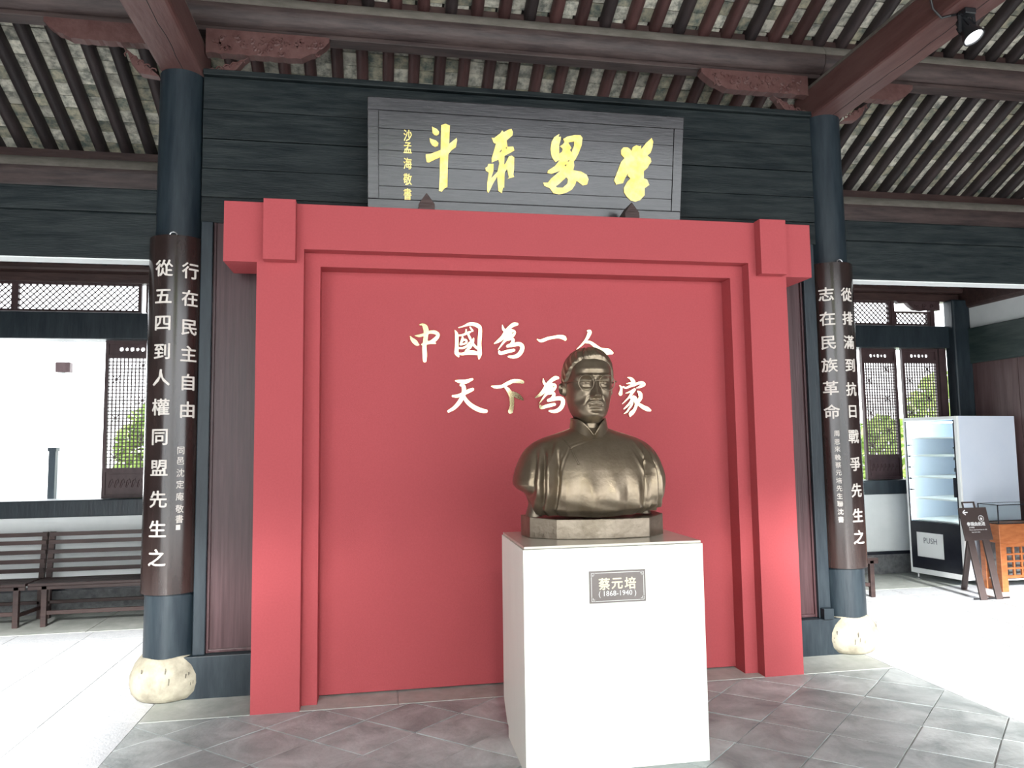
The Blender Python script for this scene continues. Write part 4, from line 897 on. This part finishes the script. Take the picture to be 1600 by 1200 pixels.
# torso / gown
zt = [.100, .120, .150, .185, .225, .265, .30, .345, .39, .425, .455, .485, .510, .530, .550, .562]
WT = [.30, .335, .355, .375, .397, .408, .408, .398, .380, .362, .338, .300, .245, .178, .115, .092]
FT = [.185, .200, .212, .220, .222, .218, .212, .200, .184, .168, .152, .134, .112, .092, .074, .066]
BT = [.16, .17, .18, .19, .20, .205, .205, .20, .19, .18, .165, .15, .135, .12, .105, .095]
NZ, NA = 210, 420
zg = np.linspace(.100, .562, NZ); ag = np.linspace(0, 2*pi, NA, endpoint=False); Zt, At = np.meshgrid(zg, ag, indexing='ij')
c, s = np.cos(At), np.sin(At); Wt = kern(np.interp(Zt, zt, WT), 30); Wr = kern(np.interp(Zt, [.1, .15, .2, .25, .3, .345, .39, .425, .455, .485, .510, .530, .550, .562], [.372, .384, .394, .402, .402, .394, .380, .362, .338, .300, .245, .178, .115, .092]), 30); Wl = kern(np.interp(Zt, [.1, .14, .18, .215, .25, .28]+zt[6:], [.300, .318, .345, .388, .408, .410]+WT[6:]), 9); Wt = np.where(s > 0, Wr, Wl); Ft = kern(np.interp(Zt, zt, FT), 30); Bt = kern(np.interp(Zt, zt, BT), 30)
e_ = np.interp(Zt, [.1, .3, .45, .56], [2.9, 2.7, 2.3, 2.0])
r = (np.abs(c)**e_+np.abs(s)**e_)**(-1/e_); Dt = np.where(c > 0, Ft, Bt)
Xt = Wt*r*s; Yt = -Dt*r*c; f2 = sm(.0, .35, c); low = sm(.50, .28, Zt)
axt = np.abs(Xt); dn = np.zeros_like(Xt)
# arm hangs in front of the side: chest/sleeve crease
crL = -.205-.035*np.clip((.44-Zt)/.3, 0, 1); crR = .262-.02*np.clip((.44-Zt)/.3, 0, 1)
lowc = sm(.475, .36, Zt)
dn -= .026*lowc*np.exp(-((Xt-crL)/.011)**2)+.026*lowc*np.exp(-((Xt-crR)/.010)**2)
dn += .016*lowc*np.exp(-((Xt-crL+.035)/.022)**2)+.014*lowc*np.exp(-((Xt-crR-.03)/.02)**2)
# sleeve folds running down from the shoulder
for x0_, am, wd, sl_ in ((-.262, .013, .010, .10), (-.290, -.012, .008, .12), (-.312, .012, .010, .16), (-.340, -.008, .010, .2), (.290, .010, .009, -.12), (.312, -.009, .008, -.14), (.335, .009, .01, -.16), (.358, -.006, .01, -.16)):
    xx = x0_+sl_*np.clip(Zt-.28, 0, 1); dn += am*1.7*np.exp(-((Xt-xx)/wd)**2)*sm(.47, .36, Zt)
# folds under the left armhole, oblique
for x0_, z0_, am in ((-.235, .40, .008), (-.218, .44, .007), (-.195, .47, .006)):
    dn += am*np.exp(-((Xt-x0_-(Zt-z0_)*.35)/.008)**2)*np.exp(-((Zt-z0_)/.06)**2)
for x0_, z0_, am in ((.245, .41, .008), (.268, .37, .007), (.285, .42, .006), (.225, .35, .005)):
    dn += am*np.exp(-((Xt-x0_+(Zt-z0_)*.45)/.008)**2)*np.exp(-((Zt-z0_)/.06)**2)
# soft vertical folds in the lower chest
for x0_, am, wd in ((-.175, .007, .02), (-.11, -.006, .022), (-.05, .006, .024), (.02, -.004, .03), (.075, .006, .026), (.14, -.006, .02), (.19, .006, .018), (.225, -.004, .014)):
    dn += am*1.7*np.exp(-((Xt-x0_)/wd)**2)*sm(.36, .15, Zt)
dn += .012*np.exp(-(Xt/.14)**2)*gs(Zt, .20, .08)
dn += .003*np.sin(Zt*60+Xt*25)*gs(Zt, .15, .03)
# lapel edge: from the collar to his right shoulder front, then down the side
lx = np.linspace(0, 1, 2)
def seg(x0, z0, x1, z1):
    vx, vz = x1-x0, z1-z0; L2 = vx*vx+vz*vz; q = np.clip(((Xt-x0)*vx+(Zt-z0)*vz)/L2, 0, 1)
    return np.hypot(Xt-x0-q*vx, Zt-z0-q*vz)
dl = np.minimum(seg(-.01, .500, -.105, .472), seg(-.105, .472, -.150, .455)); dl2 = np.minimum(seg(-.150, .455, -.185, .395), seg(-.185, .395, -.225, .30)); dl3 = seg(-.225, .30, -.240, .12)
dd = np.minimum(dl, np.minimum(dl2, dl3)); kz = np.interp(Zt, [.40, .44, .47, .50], [1, .6, .3, .12]); dn += kz*(.0022*np.exp(-(dd/.005)**2)-.0045*np.exp(-((dd-.008)/.003)**2))
# hem lifts towards the armpits
dn = dn*f2
# backs of the sleeves: some broad folds
bk = (1-f2)*sm(-.2, -.6, c)*.004*np.sin(Xt*60); 
nx_, ny_ = s, -c; nl = np.sqrt(nx_**2+ny_**2)
Px = Xt+(dn+bk)*nx_*.8; Py = Yt+(dn+bk)*ny_
hem = .100+.0*Xt
lift = np.interp(np.abs(Xt), [0, .2, .24, .29, .33, .4], [0, .012, .02, .015, .03, .035])*np.clip(1-(Zt-.1)/.25, 0, 1)
liftL = np.where(Xt < -.29, .055*sm(-.29, -.36, Xt), 0)*np.clip(1-(Zt-.1)/.2, 0, 1)
Pz = Zt+(lift*(Xt > .26)+.012*np.interp(np.abs(Xt), [0, .22], [0, 1])*np.clip(1-(Zt-.1)/.2, 0, 1))+liftL
Pz += np.where(Xt < -.3, -.0, 0)
# the chest underside curves in
inn = sm(.140, .100, Zt)*(np.abs(Xt) < .29); Px = Px*(1-.10*inn); Py = Py*(1-.14*inn)
grid_mesh('gown', np.stack([Px, Py, Pz], -1), 'bronze', True, True, True, parent=bust)
# frog fasteners
fb = B()
def onchest(x, z, o=.004):
    i = int(np.argmin(np.abs(zg-z))); row = Px[i]; frn = np.where(c[i] > 0)[0]; j = frn[np.argmin(np.abs(row[frn]-x))]; return (x, float(Py[i, j])-o, z)
fb.tube([onchest(-.165+.0*k+.027*k/5, .500-.042*k/5) for k in range(6)], .0035, 6)
fb.tube([onchest(-.133+.022*k/5, .445-.070*k/5) for k in range(6)], .0035, 6)
for p in ((-.137, .455), (-.110, .374)):
    q = onchest(*p); fb.lathe([(.001, -.006), (.006, -.004), (.0075, 0), (.006, .004), (.001, .006)], 12, q)
fb.obj('frog_fastener', 'bronze', bust, smooth=True)
# slab under the bust: faceted casting with a dark hollow top
sl = B(); O_ = [(-.365, .05), (-.345, -.085), (-.225, -.172), (-.08, -.208), (.06, -.226), (.25, -.205), (.362, -.10), (.372, .06), (.30, .19), (0, .22), (-.30, .18)]
n = len(O_); V = [(x, y, 0) for x, y in O_]+[(x*1.0, y*1.0, .108 if x > .3 or x < -.34 else .098) for x, y in O_]+[(x*.90, y*.86, .092) for x, y in O_]+[(x*.80, y*.72, .09) for x, y in O_]
F = [tuple(range(n))[::-1]]
for k in range(3): F += [(k*n+i, k*n+(i+1) % n, (k+1)*n+(i+1) % n, (k+1)*n+i) for i in range(n)]
F.append(tuple(3*n+i for i in range(n)))
sb = sl.add(V, F).obj('slab', 'bronze2', bust, bevel=.004)
# side flares joining slab and sleeves (the cast-off arms)
for sg in (-1, 1):
    V = []; F = []; k = 10; prof = [(.100, .355, .10), (.13, .345, .10), (.165, .335, .11), (.20, .345, .12), (.235, .365, .12)]
    for z, xo, yh in prof:
        for j in range(k*2):
            a = 2*pi*j/(2*k); V.append((sg*(xo-.055+.045*cos(a)), yh*sin(a)*.6+.03, z))
    m2 = 2*k
    for i in range(len(prof)-1): F += [(i*m2+j, i*m2+(j+1) % m2, (i+1)*m2+(j+1) % m2, (i+1)*m2+j) for j in range(m2)]
    F += [tuple(range(m2)), tuple((len(prof)-1)*m2+j for j in range(m2))]
    B().add(V, F).obj('arm_stump', 'bronze2', bust, smooth=True)
# ================================================================== BENCHES
def bench(x0, x1, yf, yb, label, rot=0, group='slatted benches'):
    e = empty('bench', (x0, yf, 0), (0, 0, rot), label=label, cat='bench', group=group); W = x1-x0; Dp = yb-yf
    def bb(n, *a): return B().box(*a).obj(n, 'brown', e, bevel=.003)
    for x in (.13, W-.07): bb('leg', x-.022, x+.022, 0, .04, 0, .345)
    for x in (.02, W-.02):
        B().bar((x, Dp, 0), (x, Dp, .36), .045, .04, (0, 1, 0)).bar((x, Dp, .34), (x, Dp+.06, .765), .045, .03, (0, 1, 0)).obj('back_post', 'brown', e)
    for k in range(4): bb('seat_slat', 0, W, .0+k*(Dp-.03)/4, .0+(k+1)*(Dp-.03)/4-.014, .345, .37)
    bb('seat_rail', 0, W, .0, .02, .315, .345); bb('stretcher', .13, W-.07, .01, .03, .10, .135); bb('stretcher', .02, W-.02, Dp-.02, Dp, .13, .16)
    for x in (.13, W-.07): B().bar((x, .02, .10), (x*0+(.02 if x < W/2 else W-.02), Dp, .10), .025, .03).obj('side_rail', 'brown', e)
    for z in (.43, .51, .59, .675, .745): B().bar((0, Dp+.06*(z-.34)/.42-.02, z), (W, Dp+.06*(z-.34)/.42-.02, z), .02, .035).obj('back_slat', 'brown', e)
    return e
bench(-5.30, -3.985, 2.56, 2.92, 'dark slatted bench at the left picture edge, under the open window')
bench(-3.965, -2.90, 2.56, 2.92, 'dark slatted bench half hidden behind the left pillar')
bench(2.70, 3.73, 1.99, 2.42, 'dark slatted bench whose end shows beside the right pillar')

# ================================================================== DRINKS CABINET
v = Vector((.62, .14, 0)).normalized(); ang = atan2(v.y, v.x)
vm = empty('drinks_cabinet', (4.70, 2.79, 0), (0, 0, ang), label='white upright vending cabinet with a lit glass door and black lower panel marked PUSH', cat='cabinet')
# local: x = depth from the front face, y negative along the width
W_, D_, Z0, Z1 = .635, .90, .065, 1.735
def vb(n, m, *a, parent=vm, **k): return B().box(*a).obj(n, m, parent, **k)
bd = B(); bd.box(.03, D_, -W_, -W_+.02, Z0, Z1); bd.box(.03, D_, -.02, 0, Z0, Z1); bd.box(D_-.02, D_, -W_+.02, -.02, Z0, Z1); bd.box(.03, D_-.02, -W_+.02, -.02, Z1-.02, Z1); bd.box(.03, D_-.02, -W_+.02, -.02, Z0, Z0+.03); bd.box(.04, D_-.02, -W_+.02, -.02, .56, .585)
bd.obj('body', 'vwhite', vm, bevel=.002)
dr = B(); dr.box(0, .03, -W_, -W_+.035, Z0, Z1); dr.box(0, .03, -.02, 0, Z0, Z1); dr.box(0, .03, -W_+.035, -.02, Z1-.035, Z1); dr.box(0, .03, -W_+.035, -.02, Z0, Z0+.055)
dr.obj('door_frame', 'vin', vm, bevel=.004)
vb('door_glass', 'glass', .008, .014, -W_+.035, -.02, .61, Z1-.035)
lp = B(); lp.prism([[(-W_+.035, .12), (-.02, .12), (-.02, .62), (-W_+.035, .62)], [(-.40, .245), (-.40, .505), (-.085, .505), (-.085, .245)]], -.001, .02)
me = lp.mesh('lower_panel', 'vblack')
for q in me.vertices: q.co = (q.co.y+.006, q.co.x, q.co.z)
put('lower_panel', me, vm)
fl = vb('flap', 'vin', .012, .018, -.40, -.085, .245, .505)
text('flap_text', 'PUSH', .085, 'darkprint', fl, (.0105, -.245, .42), (0, 0, -pi/2), depth=.001, xs=.8)
ed = B(); ed.box(.004, .010, -.035, -.022, .62, Z1-.04); ed.box(.004, .010, -W_+.036, -W_+.05, .62, Z1-.04); ed.obj('window_edge', 'vblack', vm)
vb('handle', 'vblack', -.012, .004, -W_+.048, -W_+.072, .90, 1.10, bevel=.003)
vb('cabinet_lamp', 'tube', .05, .08, -W_+.09, -.09, 1.665, 1.68)
for yy in (-.058, -W_+.046): vb('cabinet_lamp', 'tube', .036, .046, yy, yy+.012, .64, 1.66)

for k, z in enumerate((.64, .87, 1.10, 1.33, 1.52)):
    vb('shelf', 'vin', .05, D_-.1, -W_+.025, -.025, z-.015, z)
for k, z in enumerate((.95, 1.07, 1.19, 1.31, 1.43)):
    vb('shelf_clip', 'vblack', .02, .045, -.062, -.03, z, z+.014)
for z, h in ((1.40, .014), (1.28, .03), (1.16, .04), (1.02, .012)): vb('shelf_clip', 'darkprint', .02, .045, -W_+.040, -W_+.075, z, z+h)
for x, y in ((.05, -.05), (.05, -W_+.05), (D_-.06, -.05), (D_-.06, -W_+.05)):
    B().lathe([(.026, 0), (.026, .008), (.010, .014), (.010, .066)], 16, (x, y, 0)).obj('foot', 'steel', vm, smooth=True)

# ================================================================== SIGN STAND
sg_ = empty('sign_stand', (4.62, 1.64, 0), label='small dark a-frame sign stand with a white left arrow, beside the white cabinet', cat='sign')
# leaning board and legs: base y=0, leans back (towards +y) .22 per metre
def lean(z, o=0): return z*.215+o
def sbar(n, x0, x1, ztop, w, m='signb'):
    return B().bar((x0, 0, 0.0), (x1, lean(ztop), ztop), w, .02, (0, 1, 0)).obj(n, m, sg_, bevel=.002)
sbar('leg', -.075, -.075, .60, .07); sbar('leg', .09, .09, .60, .07)
for x in (.13,):
    B().bar((x, .47, 0), (.02, lean(.80), .80), .06, .02, (0, 1, 0)).obj('rear_leg', 'signb', sg_, bevel=.002)
B().bar((-.17, .01, .012), (.20, .0, .012), .012, .012).obj('foot_bar', 'lampblack', sg_)
th_ = atan2(.215, 1)
sb_ = empty('x') if False else None
bo = B().box(-.15, .15, -.022, -.008, 0, .31).obj('board', 'signb', sg_, bevel=.002)
bo.location = (0.005, lean(.53), .53); bo.rotation_euler = (-th_, 0, 0)
B().box(-.10, .04, -.018, -.010, .355, .368).box(-.10, -.085, -.018, -.010, .31, .36).box(.025, .04, -.018, -.010, .31, .36).obj('handle', 'signb', bo)
ar = B(); ar.bar((-.115, -.023, .265), (-.065, -.023, .265), .003, .010); ar.bar((-.117, -.023, .265), (-.090, -.023, .288), .003, .010); ar.bar((-.117, -.023, .265), (-.090, -.023, .242), .003, .010)
ar.obj('arrow', 'print', bo)
rg = B(); rg.tube([(.068+.027*cos(q*pi/12), -.023, .205+.027*sin(q*pi/12)) for q in range(25)], .0022, 5, cap=False)
rg.lathe([(.001, -.004), (.006, 0), (.001, .004)], 10, (.068, -.023, .218)); rg.box(.062, .074, -.024, -.022, .190, .211).bar((.062, -.023, .208), (.057, -.023, .196), .003, .004).bar((.074, -.023, .208), (.079, -.023, .196), .003, .004)
rg.obj('person_symbol', 'print', bo)
text('sign_text', '参观由此进', .040, 'print', bo, (.0, -.0225, .155), depth=.001, bold=.0008)
text('sign_text', '見学順路', .015, 'print', bo, (-.055, -.0225, .122), depth=.001)
text('sign_text', 'Please enter from here to visit', .0155, 'print', bo, (.010, -.0225, .100), depth=.001)
text('sign_text', 'Sens de la visite', .0145, 'print', bo, (-.02, -.0225, .078), depth=.001)

# ================================================================== ORANGE CABINET
oc = empty('display_counter', (5.0, 1.90, 0), label='orange wooden counter with an open lattice front and glass case at the right edge', cat='cabinet')
def ob(n, m, *a, **k): return B().box(*a).obj(n, m, oc, **k)
OW = .77; OD = .25
for x in (0, OW-.07):
    for y in (0, OD-.06): ob('leg', 'orange', x, x+.07, y, y+.06, 0, .47, bevel=.004)
ob('top_panel', 'orange', 0, OW, 0, OD, .47, .655, bevel=.004)
ob('rail', 'orange', .07, OW-.07, .01, .04, .43, .47); ob('rail', 'orange', .07, OW-.07, .01, .04, .13, .155)
for k in range(1, 9): ob('lattice_bar', 'orange', .07+k*.09-.009, .07+k*.09+.009, .012, .03, .155, .43)
for k in range(1, 4): ob('lattice_bar', 'orange', .07, OW-.07, .010, .026, .155+k*.068-.008, .155+k*.068+.008)
ob('shelf', 'vin', .03, OW-.03, .05, OD-.02, .10, .115)
ob('back_board', 'greystone', .07, OW-.07, OD-.05, OD-.04, .12, .47)
gc = B(); 
for z in (.655, .838):
    gc.box(0, OW, 0, .008, z, z+.008); gc.box(0, OW, OD-.008, OD, z, z+.008); gc.box(0, .008, 0, OD, z, z+.008)
for x in (0, OW-.008):
    for y in (0, OD-.008): gc.box(x, x+.008, y, y+.008, .655, .846)
gc.obj('case_edge', 'vblack', oc)
ob('case_glass', 'glass', .008, OW-.008, .002, .006, .663, .838); ob('case_glass', 'glass', .002, .006, .008, OD-.008, .663, .838); ob('case_glass', 'glass', .008, OW-.008, .008, OD-.008, .840, .844)

# ================================================================== SPOTLIGHT
sp = empty('spotlight', (2.30, -1.0, 3.93), label='black hanging spotlight with a lit white lens under the right ceiling beam', cat='lamp')
b = B(); b.box(-.035, .035, -.035, .035, -.035, .0); b.obj('mount', 'lampblack', sp, bevel=.005)
B().bar((-.045, 0, -.03), (-.05, 0, -.13), .008, .02).bar((.045, 0, -.03), (.05, 0, -.13), .008, .02).bar((-.05, 0, -.03), (.05, 0, -.03), .02, .008).obj('yoke', 'lampblack', sp)
hdx = empty('head_axis')if False else None
body = B().lathe([(.018, .075), (.030, .07), (.034, .03), (.040, -.02), (.055, -.055), (.058, -.075), (.050, -.075), (.046, -.060)], 28).obj('lamp_head', 'lampblack', sp, smooth=True)
body.location = (0, 0, -.11); body.rotation_euler = (radians(-24), radians(-10), 0)
B().lathe([(.047, -.066), (.047, -.060)], 28).obj('lens', 'led', body)
for a in range(6): 
    t = a*pi/3; B().bar((.0405*cos(t), .0405*sin(t), -.01), (.034*cos(t), .034*sin(t), .05), .004, .012).obj('cooling_fin', 'lampblack', body)
sl_ = bpy.data.lights.new('spot', 'SPOT'); sl_.energy = 12; sl_.spot_size = radians(70); sl_.shadow_soft_size = .04
spl = bpy.data.objects.new('spot_light', sl_); COL.objects.link(spl); spl.parent = body; spl.location = (0, 0, -.085)
cb = B(); cb.tube([(2.03, -1.04, 4.18), (2.06, -1.0, 4.05), (2.13, -.95, 3.955), (2.20, -.93, 3.92), (2.245, -.95, 3.925), (2.256, -.98, 3.914)], .007, 8)
cb.obj('power_cable', 'lampblack', None, smooth=True, label='thin dark cable looping over the right ceiling beam to the spotlight', cat='cable')

# ================================================================== OUTSIDE
yw = empty('courtyard_wall', (0, 9.0, -.12), label='white courtyard wall with a grey tiled coping outside the windows', cat='wall')
B().box(-14, 14, 0, .25, 0, 2.3).obj('wall', 'white', yw)
B().box(-14, 14, -.15, .4, 2.3, 2.36).obj('coping', 'court', yw)
cp = B()
for k in range(140): x = -14+k*.2; cp.tube([(x, -.2, 2.37), (x, .12, 2.52), (x, .45, 2.37)], .05, 6)
cp.obj('coping_tile', 'court', yw, kind='stuff')
def shrub(x, y, z, rx, rz, n, label, seed):
    r = random.Random(seed); e = empty('shrub', (x, y, -.12), label=label, cat='plant', group=None)
    b = B()
    for i in range(n):
        u = Vector((r.gauss(0, 1), r.gauss(0, 1), r.gauss(0, 1))).normalized()*r.uniform(.45, 1)**.5
        p = Vector((u.x*rx, u.y*rx*.8, z+.12+u.z*rz)); a = Vector((r.gauss(0, 1), r.gauss(0, 1), r.gauss(0, .6))).normalized(); c = a.cross(Vector((r.random(), r.random(), r.random()+.1))).normalized()
        L = r.uniform(.06, .12); W = L*.4
        b.add([p-a*L, p+c*W, p+a*L, p-c*W], [(0,1,2,3)])
    put('foliage', b.mesh('foliage', 'leaf', fix=False), e, kind='stuff')
    t = B()
    for k in range(5): t.tube([(0, 0, 0), (r.uniform(-.1, .1), r.uniform(-.1, .1), .5), (r.uniform(-rx, rx)*.6, r.uniform(-rx, rx)*.5, z+.1)], [.03, .02, .008], 6)
    t.obj('stem', 'brown', e)
shrub(-3.75, 5.2, 1.45, .42, .6, 900, 'green shrub seen through the left lattice window leaf', 3)
shrub(-2.6, 5.6, 1.3, .7, .8, 1500, 'green shrub outside, right of the left pillar', 4)
shrub(6.6, 5.6, 1.2, .6, .7, 1300, 'green shrub seen through the right lattice leaves, low behind the white cabinet', 5)
shrub(7.9, 5.8, 1.7, .7, .9, 1300, 'green shrub outside the rightmost lattice leaf', 6)
e = empty('stone_post', (-4.62, 4.6, -.12), label='thin dark post standing outside the open left window', cat='post')
B().box(-.035, .035, -.035, .035, 0, 1.62).obj('shaft', 'blackv', e); B().box(-.045, .045, -.045, .045, 1.62, 1.66).obj('cap', 'blackv', e)
e = empty('hanging_pipe', (-4.68, 4.9, .12), label='grey drain pipe with a brown box head outside the open left window', cat='pipe')
B().tube([(0, 0, -.12), (0, 0, 2.35)], .035, 10).obj('pipe', 'white', e, smooth=True); B().box(-.06, .10, -.05, .05, 2.3, 2.42).obj('box_head', 'lattice', e, bevel=.01)

# fold helper: empties at 'cat' -> category
for o in bpy.data.objects:
    if 'cat' in o: o['category'] = o['cat']; del o['cat']

GR = {'purlin': 'roof purlins', 'ceiling_beam': 'square ceiling beams', 'carved_bracket': 'brackets below the upper purlin', 'pillar': 'round black pillars',
      'tie_beam': 'black tie beams of the side bays', 'couplet_board': 'curved couplet boards', 'shrub': 'shrubs outside the windows', 'plaque_support': 'plaque supports'}
for o in bpy.data.objects:
    if o.parent is None and 'category' in o:
        g = GR.get(o.name.split('.')[0])
        if g: o['group'] = g
